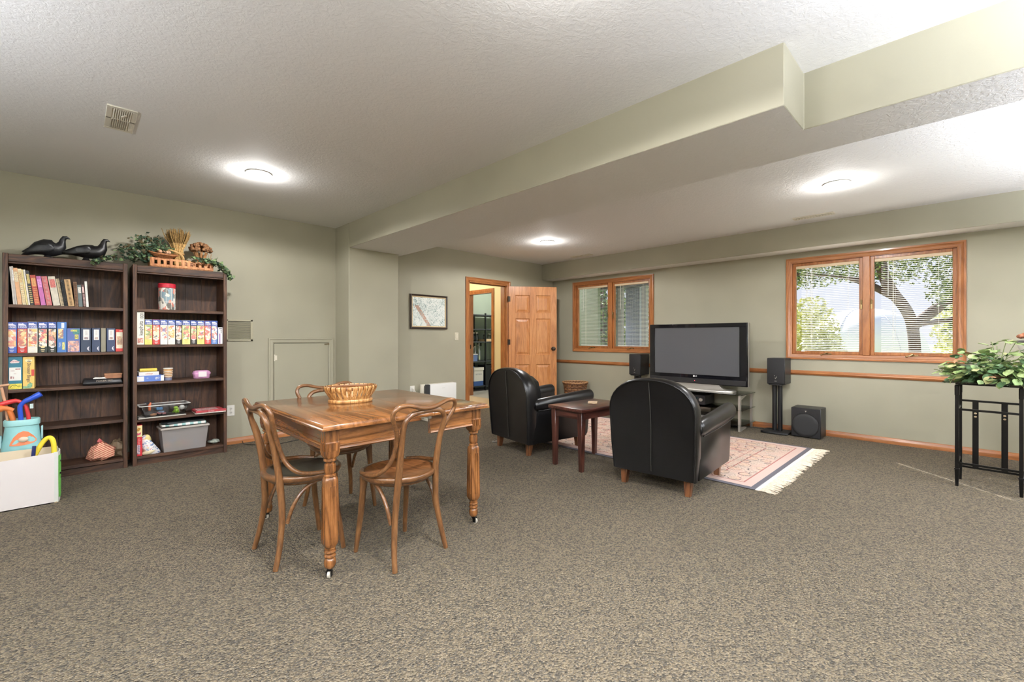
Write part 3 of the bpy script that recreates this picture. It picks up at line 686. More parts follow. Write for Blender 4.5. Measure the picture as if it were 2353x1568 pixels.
# ------------------------------------------------------------------ bentwood chairs
def chair(label, loc, rz, seatmat, group='bentwood chairs around the dining table'):
    c = thing('bentwood_chair', label, 'chair', loc, rz, group)
    SZ = .452; sr = .200
    g = G(); n = 40
    g.lathe([(.15, SZ-.036), (.188, SZ-.036), (.198, SZ-.028), (.203, SZ-.016), (.202, SZ-.005), (.196, SZ), (.178, SZ-.001), (.165, SZ-.006), (.10, SZ-.011), (.001, SZ-.013)], n)
    g.mi = []
    for f in g.f:
        zz = [g.v[i] for i in f]; r = max(math.hypot(p[0], p[1]) for p in zz); g.mi.append(1 if (r < .19 and min(p[2] for p in zz) > SZ-.02) else 0)
    g.obj('seat', [M['bentX'], seatmat], c, ang=50)
    # rear legs and inner hoop: one bent rod
    L = [(-.172, -.195, 0), (-.158, -.170, .11), (-.138, -.152, .26), (-.128, -.158, .40), (-.124, -.168, .50), (-.128, -.190, .62), (-.134, -.212, .70)]
    top = [(-.128, -.226, .750), (-.092, -.234, .782), (-.03, -.238, .790), (.03, -.238, .790), (.092, -.234, .782), (.128, -.226, .750)]
    Rr = [(-x, y, z) for x, y, z in reversed(L)]
    P = bez(L+top+Rr, 5); m = len(P)
    rad = []
    for p in P: z = p.z; rad.append(.0155 + .003*max(0, 1-abs(z-.42)/.25) - .0025*max(0, (z-.6)/.2) - .002*max(0, 1-z/.15))
    G().tube(P, rad, 10).obj('back_leg_hoop', M['bentZ'], c, ang=80)
    # outer hoop with hip rails
    Hh = [(-.150, .125, SZ-.002), (-.196, .055, SZ+.004), (-.205, -.03, SZ+.010), (-.193, -.098, SZ+.030), (-.166, -.142, SZ+.078), (-.151, -.166, .595), (-.156, -.190, .675), (-.188, -.213, .742), (-.208, -.226, .790), (-.188, -.240, .826), (-.13, -.247, .832), (-.06, -.252, .814), (0, -.254, .808)]
    H2 = [(-x, y, z) for x, y, z in reversed(Hh[:-1])]
    G().tube(bez(Hh+H2, 5), .0115, 10).obj('top_hoop', M['bentX'], c, ang=80)
    for s in (-1, 1):
        g = G(); fx, fy = s*.150, .118
        P = [(s*.166, .160, 0), (s*.160, .150, .08), (s*.152, .130, .22), (s*.148, .118, .34), (s*.146, .114, .385), (s*.145, .112, .405), (s*.145, .112, SZ-.03)]
        g.tube(P, [.0125, .0145, .0165, .018, .021, .025, .022], 12); g.obj('front_leg', M['bentZ'], c, ang=80)
        g = G(); P = bez([(s*.150, -.132, .215), (s*.154, -.100, .305), (s*.152, -.045, .372), (s*.143, .03, .405), (s*.132, .085, .413)], 6)
        g.tube(P, .0105, 8); g.obj('brace', M['bentY'], c, ang=80)
    g = G(); P = [(x, -.008 if 0 else y, .405) for x, y, z in ell(.150, .150, 0, 32)]
    g.tube([(x, y, SZ-.045) for x, y, z in ell(.158, .158, 0, 32)], .011, 8, closed=True, up=(0, 0, 1)); g.obj('seat_ring', M['bentX'], c, ang=80)
    return c
c1 = chair('bentwood chair with round brown seat at the near right side of the dining table', (1.288, 2.205, 0), R(7), M['seat'])
def seatfix(c, lab):
    for ch in c.children:
        if ch.name.startswith('seat') and not ch.name.startswith('seat_ring'):
            ch.data = ch.data.copy(); ch.data.materials[1] = M['darkseat']
c2 = dup(c1, (.915, 2.602, 0), R(-89), 'bentwood chair with dark seat at the left side of the dining table'); seatfix(c2, 0)
c3 = dup(c1, (1.330, 3.045, 0), R(180+3), 'bentwood chair tucked in at the far side of the dining table'); seatfix(c3, 0)
# ------------------------------------------------------------------ armchairs
def armchair(label, loc, rz):
    a = thing('club_armchair', label, 'chair', loc, rz, 'black leather club armchairs facing the television')
    LM = M['leather']
    # local: +X is the front, back plane at x=-.40
    def arch(w, z0, zs, zt, n=18):
        p = [(-w*.93, z0), (-w*.975, z0+.2), (-w, zs)]
        for i in range(1, n): t = PI - PI*i/n; ct, st_ = math.cos(t), math.sin(t); p.append((w*math.copysign(abs(ct)**.86, ct), zs+(zt-zs)*(abs(st_)**.92)))
        return p+[(w, zs), (w*.975, z0+.2), (w*.93, z0)]
    def ring(x, w, z0, zs, zt, lean=0): return [(x+lean*(z-.13), y, z) for y, z in arch(w, z0, zs, zt)]
    g = G(); ln = -.06
    g.loft([ring(-.405, .335, .125, .60, .845, ln), ring(-.413, .338, .125, .60, .850, ln)][::1] if 0 else [ring(-.402, .322, .14, .60, .832, ln), ring(-.408, .336, .125, .60, .848, ln), ring(-.395, .346, .120, .60, .860, ln), ring(-.36, .350, .120, .605, .866, ln), ring(-.31, .346, .120, .605, .862, ln), ring(-.265, .330, .125, .60, .846, ln), ring(-.245, .300, .15, .58, .815, ln), ring(-.24, .2, .2, .5, .70, ln)])
    g.obj('backrest', LM, a, ang=70)
    P = [Vector((-.410+ln*(z-.13), y, z)) for y, z in arch(.337, .13, .60, .849)]
    G().tube(P, .0065, 6, up=(1, 0, 0)).obj('back_piping', LM, a, ang=80)
    G().tube([(-.4085+ln*(z-.13)-.0005, .004*math.sin(z*9), z) for z in [.15+.68*i/16 for i in range(17)]], .003, 6).obj('centre_seam', plain((44, 42, 38), .5), a, ang=80)
    # seat base and cushion
    g = G(); g.box(-.36, .30, -.30, .30, .12, .30); g.obj('seat_base', LM, a, bevel=.02, seg=2)
    g = G(); n = 16; rings = []
    for x, k, dz in ((-.25, .9, 0), (-.24, 1, .0), (.22, 1, .01), (.30, 1, .0), (.325, .95, -.02), (.33, .8, -.04)):
        rings.append([(x, y, z) for y, z in [(-.235*k, .31), (-.245*k, .33), (-.245*k, .40+dz*.5), (-.225*k, .425+dz), (-.1*k, .44+dz), (.1*k, .44+dz), (.225*k, .425+dz), (.245*k, .40+dz*.5), (.245*k, .33), (.235*k, .31)]])
    g.loft(rings).obj('seat_cushion', LM, a, ang=70)
    g = G(); g.loft([[(x, y, z) for y, z in [(-.235, .43), (.235, .43), (.24, .62), (.2, .74), (.1, .79), (-.1, .79), (-.2, .74), (-.24, .62)]] for x in (-.27, -.19)][:1] + [[(-.17+.0*z, y, z) for y, z in [(-.225, .435), (.225, .435), (.23, .61), (.19, .72), (.09, .77), (-.09, .77), (-.19, .72), (-.23, .61)]], [(-.15, y, z) for y, z in [(-.18, .47), (.18, .47), (.18, .60), (.15, .68), (.07, .72), (-.07, .72), (-.15, .68), (-.18, .60)]]])
    g.obj('back_cushion', LM, a, ang=70)
    for s in (-1, 1):
        # side panel, tapering at the front foot
        g = G(); yo, yi = s*.335, s*.255
        prof = [(-.345, .125), (.375, .125), (.400, .16), (.445, .50), (.435, .54), (-.34, .50)]
        pl = [(x, z) for x, z in prof]; r0 = [(x, yi, z) for x, z in pl]; r1 = [(x, yo-s*.012, z) for x, z in pl]; r2 = [(x*.985, yo, z*.99+.002) for x, z in pl]
        g.loft([r0, r1, r2]).obj('side_panel', LM, a, ang=40, bevel=.006)
        # rolled arm
        rings = []
        for x, cz, rz_, ry in ((-.335, .500, .045, .040), (-.30, .503, .062, .050), (-.1, .515, .066, .054), (.2, .532, .070, .058), (.40, .546, .071, .060), (.438, .549, .068, .057), (.455, .550, .058, .048), (.460, .550, .03, .025)):
            rings.append([(x, s*.318+ry*math.cos(2*PI*i/18), cz+rz_*math.sin(2*PI*i/18)) for i in range(18)])
        g = G().loft(rings); arm = g.obj('arm', LM, a, ang=70)
        P = bez([(-.30, s*.350, .450), (-.1, s*.362, .462), (.15, s*.368, .480), (.36, s*.368, .500), (.445, s*.360, .512)], 5)
        G().tube(P, .0045, 6).obj('arm_piping', LM, a, ang=80)
    for x, y in ((-.335, -.255), (-.335, .255), (.315, -.255), (.315, .255)):
        g = G(); b, t_ = .020, .031; sx = -.012 if x < 0 else .006
        g.hexa([(x+sx-b, y-b, 0), (x+sx+b, y-b, 0), (x+sx+b, y+b, 0), (x+sx-b, y+b, 0), (x-t_, y-t_, .135), (x+t_, y-t_, .135), (x+t_, y+t_, .135), (x-t_, y+t_, .135)])
        g.obj('leg', M['legbrown'], a, bevel=.003)
    return a
def ac_loc(fx, fy, rz):  # rear right foot at local (-.347,-.255)
    c, s = math.cos(rz), math.sin(rz); return (fx+.347*c-.255*s*-1*-1 if 0 else fx-(-.347*c+.255*s), fy-(-.347*s-.255*c), 0)
ar2 = armchair('black leather club armchair in front, with a white tag at its left edge', ac_loc(3.235, 1.437, R(4)), R(4))
ar1 = dup(ar2, ac_loc(3.228, 3.048, R(-9)), R(-9), 'black leather club armchair at left near the open door')
G().box(-.385, -.35, .338, .343, .385, .475).obj('care_tag', WHITE, ar2, label='small white care tag')
# ------------------------------------------------------------------ side table
st = thing('side_table', 'small dark mahogany side table between the two armchairs', 'table', (3.455, 2.49, 0), R(-4))
HXs, HYs, SH = .33, .205, .552
G().box(-HXs, HXs, -HYs, HYs, SH-.028, SH).obj('tabletop', M['mahogX'], st, bevel=.004, seg=2)
for s in (-1, 1):
    G().box(-HXs+.05, HXs-.05, s*(HYs-.035)-.009, s*(HYs-.035)+.009, SH-.095, SH-.028).obj('apron', M['mahogX'], st)
    G().box(s*(HXs-.035)-.009, s*(HXs-.035)+.009, -HYs+.05, HYs-.05, SH-.095, SH-.028).obj('apron', M['mahogY'], st)
    for q in (-1, 1):
        x, y = s*(HXs-.047), q*(HYs-.047); b, a = .018, .027
        G().hexa([(x-b, y-b, 0), (x+b, y-b, 0), (x+b, y+b, 0), (x-b, y+b, 0), (x-a, y-a, SH-.028), (x+a, y-a, SH-.028), (x+a, y+a, SH-.028), (x-a, y+a, SH-.028)]).obj('leg', M['mahogZ'], st, bevel=.002)
t = thing('coaster', 'curved pale wooden coaster lying on the side table', 'coaster', (3.50, 2.47, SH), R(30))
g = G(); rings = []
for i in range(9):
    x = -.055+.11*i/8; z = .004+.010*(1-(x/.055)**2); rings.append([(x, -.042, z), (x, .042, z), (x, .042, z+.008), (x, -.042, z+.008)])
g.loft(rings).obj('slab', wood('pale_wood', (150, 120, 88), (186, 160, 128), (206, 184, 154), 'Y', 3, .5, 0), t, ang=50)
# ------------------------------------------------------------------ rug
def rug_mat():
    m, nt, b = newmat('persian_rug'); v = coords(nt)
    sx = N(nt, 'ShaderNodeSeparateXYZ'); nt.links.new(v, sx.inputs[0])
    HXr, HYr = .91, 1.36
    dx = math_(nt, 'SUBTRACT', HXr, math_(nt, 'ABSOLUTE', sx.outputs[0])); dy = math_(nt, 'SUBTRACT', HYr, math_(nt, 'ABSOLUTE', sx.outputs[1]))
    d = math_(nt, 'MINIMUM', dx, dy)
    base = ramp(nt, d, [(0, (58, 64, 82)), (.038, (204, 178, 170)), (.112, (160, 92, 88)), (.122, (208, 186, 172)), (.335, (158, 88, 82)), (.345, (210, 188, 172)), (.41, (164, 100, 92)), (.420, (206, 176, 162))], 'CONSTANT')
    n1 = noise(nt, v, 9, 4, .6, .8)
    fld = ramp(nt, n1.outputs[0], [(.36, (186, 130, 118)), (.45, (208, 178, 164)), (.55, (222, 206, 188)), (.66, (202, 160, 148))])
    infield = math_(nt, 'GREATER_THAN', d, .416); c1 = mixc(nt, math_(nt, 'MULTIPLY', infield, .8), base, fld)
    # motifs: dark vine outlines and peach medallions
    mp = N(nt, 'ShaderNodeVectorMath', operation='SCALE'); nt.links.new(v, mp.inputs[0]); mp.inputs['Scale'].default_value = 1
    vo = N(nt, 'ShaderNodeTexVoronoi'); vo.feature = 'F1'; vo.inputs['Scale'].default_value = 6.5; vo.inputs['Randomness'].default_value = .55; nt.links.new(v, vo.inputs['Vector'])
    med = math_(nt, 'LESS_THAN', vo.outputs['Distance'], .34); ringm = math_(nt, 'MULTIPLY', math_(nt, 'GREATER_THAN', vo.outputs['Distance'], .34), math_(nt, 'LESS_THAN', vo.outputs['Distance'], .40))
    notedge = math_(nt, 'GREATER_THAN', d, .125)
    c2 = mixc(nt, math_(nt, 'MULTIPLY', math_(nt, 'MULTIPLY', med, notedge), .5), c1, (218, 186, 156))
    n2 = noise(nt, v, 26, 2, .5, 1.5); br = math_(nt, 'GREATER_THAN', n2.outputs[0], .47)
    c3 = mixc(nt, math_(nt, 'MULTIPLY', math_(nt, 'MULTIPLY', math_(nt, 'MULTIPLY', ringm, br), notedge), .95), c2, (52, 48, 62))
    n3 = noise(nt, v, 30, 3, .6, 2.5); ab = math_(nt, 'ABSOLUTE', math_(nt, 'SUBTRACT', n3.outputs[0], .5)); vine = math_(nt, 'LESS_THAN', ab, .022)
    n4 = noise(nt, v, 6, 1); sel = math_(nt, 'GREATER_THAN', n4.outputs[0], .52)
    c4 = mixc(nt, math_(nt, 'MULTIPLY', math_(nt, 'MULTIPLY', math_(nt, 'MULTIPLY', vine, sel), notedge), .9), c3, (62, 54, 66))
    c5 = mixc(nt, math_(nt, 'MULTIPLY', math_(nt, 'MULTIPLY', math_(nt, 'MULTIPLY', vine, math_(nt, 'SUBTRACT', 1, sel)), notedge), .75), c4, (158, 76, 72))
    wv = noise(nt, v, 400, 2); c6 = mixc(nt, math_(nt, 'MULTIPLY', wv.outputs[0], .22), c5, (236, 220, 206))
    nt.links.new(c6, b.inputs['Base Color']); b.inputs['Roughness'].default_value = .9; b.inputs['Specular IOR Level'].default_value = .15
    bump(nt, b, wv.outputs[0], .3, .003); return m
ry0, ry1, rx0, rx1 = 1.135, 3.855, 3.73, 5.55
rug = thing('area_rug', 'pink and cream patterned oriental rug with fringes under the armchairs', 'rug', ((rx0+rx1)/2, (ry0+ry1)/2, 0))
a, b = (rx1-rx0)/2, (ry1-ry0)/2
G().box(-a, a, -b, b, .001, .010).obj('pile', rug_mat(), rug, bevel=.003)
FR = plain((226, 212, 192), .9, var=.12, vs=60, bmp=.3, bs=300)
for s in (-1, 1):
    G().box(-a+.004, a-.004, s*(b-.004) if s > 0 else s*(b+.030), s*(b+.030) if s > 0 else s*(b-.004), .001, .007).obj('end_band', plain((240, 234, 226), .9), rug)
    g = G(); x = -a+.004
    while x < a-.006:
        L = .105+random.uniform(-.025, .025); w = random.uniform(-.025, .025)+.012*math.sin(x*17); y = s*(b+.028)
        g.tube([(x, y, .004), (x+w*.4, y+s*L*.5, .007+random.uniform(0, .004)), (x+w, y+s*L, .004)], [.0038, .0042, .0022], 4); x += .0075
    g.obj('fringe', FR, rug, kind='stuff', ang=80)
# ------------------------------------------------------------------ television corner
t = thing('tv_stand', 'glass and silver television stand with three shelves', 'tv stand', (6.12, 2.60, 0))
GX0, GX1, GY0, GY1 = -.225, .27, -.66, .66
for z, nm in ((.452, 'top_glass'), (.262, 'shelf'), (.074, 'shelf')):
    fx = GX0 if z > .4 else GX0+.004
    G().box(fx, GX1, GY0, GY1, z, z+.008).obj(nm, M['shelfglass'], t, bevel=.0015)
for s in (-1, 1):
    y = s*.62
    # bracket shaped side frame: wide upright at the front, tapering arm to the back
    poly = [(GX0+.012, .0), (GX0+.055, .0), (GX0+.24, .02), (GX0+.24, .035), (GX0+.055, .06), (GX0+.055, .39), (GX0+.24, .436), (GX0+.24, .452), (GX0+.012, .452)]
    g = G(); n = len(poly); A = [(x, y-.012, z) for x, z in poly]; B = [(x, y+.012, z) for x, z in poly]
    g.add(A+B, [tuple(range(n)), tuple(range(2*n-1, n-1, -1))]+[(i, i+n, (i+1) % n+n, (i+1) % n) for i in range(n)]); g.obj('side_frame', SILVER, t, smooth=False)
    G().box(GX1-.05, GX1-.02, y-.012, y+.012, 0, .452).obj('back_post', SILVER, t)
G().box(GX1-.06, GX1-.03, -.10, .10, .03, .45).obj('cable_column', SILVER, t)
t = thing('television', 'large black plasma television with silver pedestal on the glass stand', 'television', (6.05, 2.593, .46))
TW, TB, TT = .667, .088, .905
g = G(); g.box(.0, .085, -TW, TW, TB, TT); g.obj('cabinet', plain((14, 15, 20), .22, coat=.3), t, bevel=.008, seg=2)
fr = plain((15, 16, 22), .15, coat=.5)
g = G(); x0, x1 = -.008, .004
g.box(x0, x1, -TW+.004, TW-.004, TT-.054, TT-.004); g.box(x0, x1, -TW+.004, TW-.004, TB+.004, TB+.125); g.box(x0, x1, -TW+.004, -TW+.096, TB+.125, TT-.054); g.box(x0, x1, TW-.082, TW-.004, TB+.125, TT-.054)
g.obj('bezel', fr, t, bevel=.002)
G().box(-.001, .006, -TW+.09, TW-.08, TB+.12, TT-.05).obj('screen', plain((88, 89, 93), .16, spec=.5), t)
G().box(-.012, -.004, -TW+.02, TW-.02, TB+.010, TB+.075).obj('speaker_grille', plain((26, 26, 29), .5), t, bevel=.003)
g = G(); g.box(.02, .05, -TW-.004, -TW+.002, TB, TT); g.box(.02, .05, TW-.002, TW+.004, TB, TT); g.obj('side_trim', SILVER, t)
g = G(); g.lathe([(.0115, -.0100), (.0115, -.0080)], 20, (0, .012, TB+.103), 'X'); text(g, 'LG', .024, faceNX(-.0100, -.016, TB+.103)); g.obj('logo', plain((235, 235, 235), .3), t, smooth=False)
G().lathe([(.005, -.013), (.005, -.011)], 10, (0, 0, TB+.042), 'X').obj('power_light', M['led'], t)
g = G(); g.loft([[(x, y, z) for x, y in [( .02-.02*k, -.40*k), (.075, -.40*k), (.075, .40*k), (.02-.02*k, .40*k)]] for z, k in ((TB+.01, .78), (.055, .86), (.030, .98))]); g.obj('pedestal_neck', SILVER, t, bevel=.003)
g = G(); P = []
for i in range(40): a = 2*PI*i/40; P.append((.075+.155*math.copysign(abs(math.cos(a))**.7, math.cos(a)), .50*math.copysign(abs(math.sin(a))**.75, math.sin(a))))
g.loft([[(x, y, .001) for x, y in P], [(x, y, .018) for x, y in P], [(.075+(x-.075)*.97, y*.985, .026) for x, y in P], [(.075+(x-.075)*.9, y*.95, .030) for x, y in P]]); g.obj('pedestal_base', SILVER, t, ang=40)
def electronics(name, label, cat, c, size, face_col, detail):
    t = thing(name, label, cat, c); a, b, h = size
    G().box(-a/2, a/2, -b/2, b/2, .008, h).obj('case', plain((24, 24, 26), .4), t, bevel=.004)
    G().box(-a/2-.006, -a/2, -b/2, b/2, .010, h-.002).obj('front_panel', face_col, t, bevel=.002)
    g = G()
    for q in (-.8, .8): g.lathe([(.012, 0), (.012, .009)], 10, (-a*.35, q*b/2, 0)); g.lathe([(.012, 0), (.012, .009)], 10, (a*.35, q*b/2, 0))
    g.obj('feet', BLACK, t); detail(t, a, b, h)
def det1(t, a, b, h):
    G().box(-a/2-.0075, -a/2-.005, -.11, .06, h*.55, h*.8).obj('display', plain((20, 40, 44), .15), t)
    for y in (-.16, .14): G().lathe([(.022, -a/2-.022), (.024, -a/2-.006)], 18, (0, y, h*.55), 'X').obj('dial', SILVER, t)
def det2(t, a, b, h):
    G().box(-a/2-.0075, -a/2-.005, -.06, .16, h*.45, h*.75).obj('disc_tray', plain((150, 148, 146), .3), t)
    for k in range(4): G().lathe([(.006, -a/2-.010), (.006, -a/2-.005)], 10, (0, -.08-.03*k, h*.5), 'X').obj('button', SILVER, t)
electronics('av_receiver', 'black audio receiver on the middle glass shelf of the television stand', 'receiver', (6.14, 2.64, .271), (.32, .42, .135), plain((30, 30, 33), .35), det1)
electronics('disc_player', 'slim silver disc player on the bottom glass shelf of the television stand', 'player', (6.14, 2.50, .083), (.28, .42, .06), plain((120, 118, 116), .3), det2)
def speaker(name, label, c, rz=0):
    t = thing(name, label, 'speaker', c, rz)
    G().box(-.02, .235, -.098, .098, 0, .318).obj('cabinet', plain((30, 31, 34), .38, bmp=.05), t, bevel=.004)
    G().box(-.034, -.018, -.096, .096, .004, .316).obj('grille', plain((27, 27, 29), .7, bmp=.4, bs=700), t, bevel=.008, seg=2)
    g = G(); g.tube([(-.036, .008, .080), (-.036, .002, .066), (-.036, -.012, .094)], .003, 6); g.lathe([(.004, -.037), (.004, -.034)], 8, (0, .012, .104), 'X'); g.obj('emblem', SILVER, t)
    G().box(-.0365, -.034, -.012, .012, .036, .041).obj('badge', SILVER, t)
    return t
def spstand(label, c):
    t = thing('speaker_stand', label, 'speaker stand', c)
    P = []
    for (x, y) in ((-.15, -.13), (.13, -.13), (.13, .13), (-.15, .13)): P.append((x, y))
    G().prism([(-.16, -.10), (-.13, -.15), (.10, -.15), (.13, -.12), (.13, .12), (.10, .15), (-.13, .15), (-.16, .10)], .004, .026).obj('base_plate', BLACKM, t, bevel=.005)
    for y in (-.030, .030): G().tube([(.01, y, .024), (.01, y, .592)], .026, 14).obj('column', plain((24, 25, 28), .3), t)
    G().box(-.075, .095, -.075, .075, .590, .602).obj('top_plate', BLACKM, t, bevel=.002)
speaker('bookshelf_speaker', 'black bookshelf speaker on a stand right of the television', (6.165, 1.635, .603)); spstand('black twin column speaker stand right of the television', (6.215, 1.640, 0))
speaker('bookshelf_speaker', 'black bookshelf speaker on a stand behind the left end of the television', (6.175, 3.565, .603)); spstand('black twin column speaker stand behind the left end of the television', (6.225, 3.565, 0))
t = thing('subwoofer', 'black cube subwoofer with round grille on the carpet below the window', 'speaker', (6.235, 1.314, 0))
G().box(-.130, .135, -.148, .148, .008, .348).obj('cabinet', plain((27, 28, 31), .4, bmp=.05), t, bevel=.005)
G().lathe([(.001, -.142), (.10, -.146), (.128, -.144), (.134, -.138), (.134, -.128)], 40, (0, .006, .150), 'X').obj('round_grille', plain((36, 36, 37), .65, bmp=.4, bs=700), t, ang=50)
G().lathe([(.134, -.136), (.139, -.136), (.140, -.129), (.134, -.129)], 40, (0, .006, .150), 'X', cap=False).obj('grille_ring', plain((16, 16, 18), .3), t)
g = G(); g.add([(-.132, .010, .318), (-.132, -.010, .318), (-.132, 0, .300)], [(0, 1, 2)]); g.obj('emblem', SILVER, t)
g = G()
for x in (-.10, .10):
    for y in (-.12, .12): g.lathe([(.015, 0), (.015, .01)], 10, (x, y, 0))
g.obj('feet', BLACK, t)
# cables on the carpet
g = G(); g.tube(bez([(6.36, 3.0, .005), (6.2, 2.2, .005), (6.30, 1.98, .005), (6.33, 1.80, .005), (6.26, 1.79, .02), (6.22, 1.68, .04)], 6), .004, 6); g.obj('floor_cable', BLACK, label='black cable lying on the carpet behind the television stand', cat='cable', ang=80)
g = G(); g.tube(bez([(1.345, 5.645, .02), (1.34, 5.58, .006), (1.36, 5.50, .006), (1.46, 5.38, .006), (1.62, 5.30, .006), (1.86, 5.35, .006), (2.15, 5.27, .006), (2.36, 5.22, .006)], 6), .0035, 6); g.obj('floor_cable', BLACK, label='thin dark cord lying on the carpet along the bookcase wall', cat='cable', ang=80)
# wicker basket behind the left armchair
t = thing('wicker_basket', 'tall brown wicker waste basket against the window wall', 'basket', (6.20, 4.745, 0))
WK = plain((132, 92, 58), .6, var=.3, vs=40); WK2 = plain((96, 62, 38), .6, var=.3, vs=40); nW = 26
def wr_(z): return .165+.035*(z/.40)**1.5 + (.012 if z > .37 else 0)
G().lathe([(.16, .002), (.16, .012)], 24).obj('bottom', WK2, t)
for k in range(13):
    z = .018+k*.0305; g = G(); P = []
    for i in range(nW*4): a = 2*PI*i/(nW*4); P.append(((wr_(z)+.006*math.sin(a*nW/2+(k % 2)*PI))*math.cos(a), (wr_(z)+.006*math.sin(a*nW/2+(k % 2)*PI))*math.sin(a), z))
    g.tube(P, .0125, 6, closed=True, flat=.45, up=(0, 0, 1)); g.obj('weave_band', WK if k % 2 else WK2, t, ang=80)
for i in range(nW):
    a = 2*PI*(i+.5)/nW; G().tube([(wr_(z)*math.cos(a), wr_(z)*math.sin(a), z) for z in (.01, .12, .24, .34, .405)], .006, 6).obj('stake', WK2, t, ang=80)
g = G(); P = [((wr_(.40)+.004*math.sin(i*2.1))*math.cos(2*PI*i/72), (wr_(.40)+.004*math.sin(i*2.1))*math.sin(2*PI*i/72), .405+.004*math.sin(i*2.1+1)) for i in range(72)]
g.tube(P, .013, 6, closed=True, up=(0, 0, 1)); g.obj('rim', plain((170, 128, 88), .6, var=.2, vs=60), t, ang=80)
# heater by the far wall
t = thing('panel_heater', 'white upright panel heater with dark side grille by the far wall', 'heater', (3.77, 5.33, 0))
HW = plain((240, 240, 238), .35)
G().box(-.29, .285, .02, .07, .04, .515).obj('back_case', OFFW, t, bevel=.012, seg=2)
G().box(-.175, .285, -.035, .03, .05, .512).obj('front_cover', HW, t, bevel=.012, seg=2)
g = G(); g.prism([(-.245, .06), (-.165, .06), (-.165, .495), (-.185, .512), (-.225, .512), (-.245, .49)], -.022, .03, 'Y'); g.obj('side_grille', plain((52, 53, 54), .5), t, label='dark grey grille section')
g = G(); text(g, 'comfort', .016, faceNY(.05, -.0362, .45)); g.obj('logo', plain((206, 206, 204), .4), t, smooth=False)
for x in (-.22, .22): G().box(x-.02, x+.02, -.09, .10, 0, .05).obj('foot', OFFW, t, bevel=.006)
t = thing('power_plug', 'white power plug in the outlet beside the heater', 'plug', (3.395, 5.442, .461)); g = G(); g.box(-.014, .014, -.030, 0, -.013, .013); g.obj('body', WHITE, t, bevel=.004)
G().tube(bez([(0, -.028, -.004), (.01, -.045, -.03), (.06, -.05, -.12), (.09, -.05, -.22), (.11, -.05, -.30)], 5), .004, 6).obj('cord', WHITE, t, ang=80)
# picture
t = thing('framed_picture', 'dark framed snowy woodland picture left of the doorway', 'picture', (3.67, YD, 1.545))
a, b = .318, .247
g = G(); r = []
for o, w in [(0, 0), (.026, .003), (.030, .010), (.020, .022), (.016, .030)]:
    r.append([(-a+w, -o, -b+w), (a-w, -o, -b+w), (a-w, -o, b-w), (-a+w, -o, b-w)])
g.add([p for q in r for p in q], [(k*4+i, k*4+(i+1) % 4, (k+1)*4+(i+1) % 4, (k+1)*4+i) for k in range(4) for i in range(4)]); g.obj('frame', plain((58, 46, 38), .35), t, ang=25)
g = G(); r = []
for o, w in [(.016, .028), (.018, .034), (.012, .042), (.008, .044)]: r.append([(-a+w, -o, -b+w), (a-w, -o, -b+w), (a-w, -o, b-w), (-a+w, -o, b-w)])
g.add([p for q in r for p in q], [(k*4+i, k*4+(i+1) % 4, (k+1)*4+(i+1) % 4, (k+1)*4+i) for k in range(3) for i in range(4)]); g.obj('liner', plain((214, 190, 148), .45), t, ang=25, label='gold inner liner')
def painting():
    m, nt, b_ = newmat('snowy_woodland_print'); v = coords(nt)
    vo = N(nt, 'ShaderNodeTexVoronoi'); vo.inputs['Scale'].default_value = 48; nt.links.new(v, vo.inputs['Vector'])
    n = noise(nt, v, 55, 3, .7, 1.2); n2 = noise(nt, v, 5, 2)
    f = math_(nt, 'ADD', math_(nt, 'MULTIPLY', n.outputs[0], .8), math_(nt, 'MULTIPLY', n2.outputs[0], .35))
    c = ramp(nt, f, [(.40, (70, 92, 96)), (.50, (150, 172, 170)), (.56, (226, 232, 228)), (.8, (248, 248, 244))])
    sx = N(nt, 'ShaderNodeSeparateXYZ'); nt.links.new(v, sx.inputs[0])
    dg = math_(nt, 'ABSOLUTE', math_(nt, 'ADD', math_(nt, 'ADD', math_(nt, 'MULTIPLY', sx.outputs[0], 1.35), sx.outputs[2]), .20))
    br = math_(nt, 'MULTIPLY', math_(nt, 'MULTIPLY', math_(nt, 'LESS_THAN', dg, .045), math_(nt, 'LESS_THAN', sx.outputs[2], .09)), math_(nt, 'GREATER_THAN', n.outputs[0], .46))
    c2 = mixc(nt, math_(nt, 'MULTIPLY', br, .85), c, (178, 118, 84)); nt.links.new(c2, b_.inputs['Base Color']); b_.inputs['Roughness'].default_value = .3
    return m
G().quad((-a+.04, -.009, -b+.04), (a-.04, -.009, -b+.04), (a-.04, -.009, b-.04), (-a+.04, -.009, b-.04)).obj('print', painting(), t, smooth=False)
t = thing('floor_button', 'small metal cap on the carpet behind the left armchair', 'cap', (3.385, 3.72, 0)); G().lathe([(.03, 0), (.034, .004), (.026, .012), (.010, .014)], 18).obj('dome', STEEL, t); G().lathe([(.008, .012), (.008, .022), (.004, .024)], 10).obj('stud', STEEL, t)

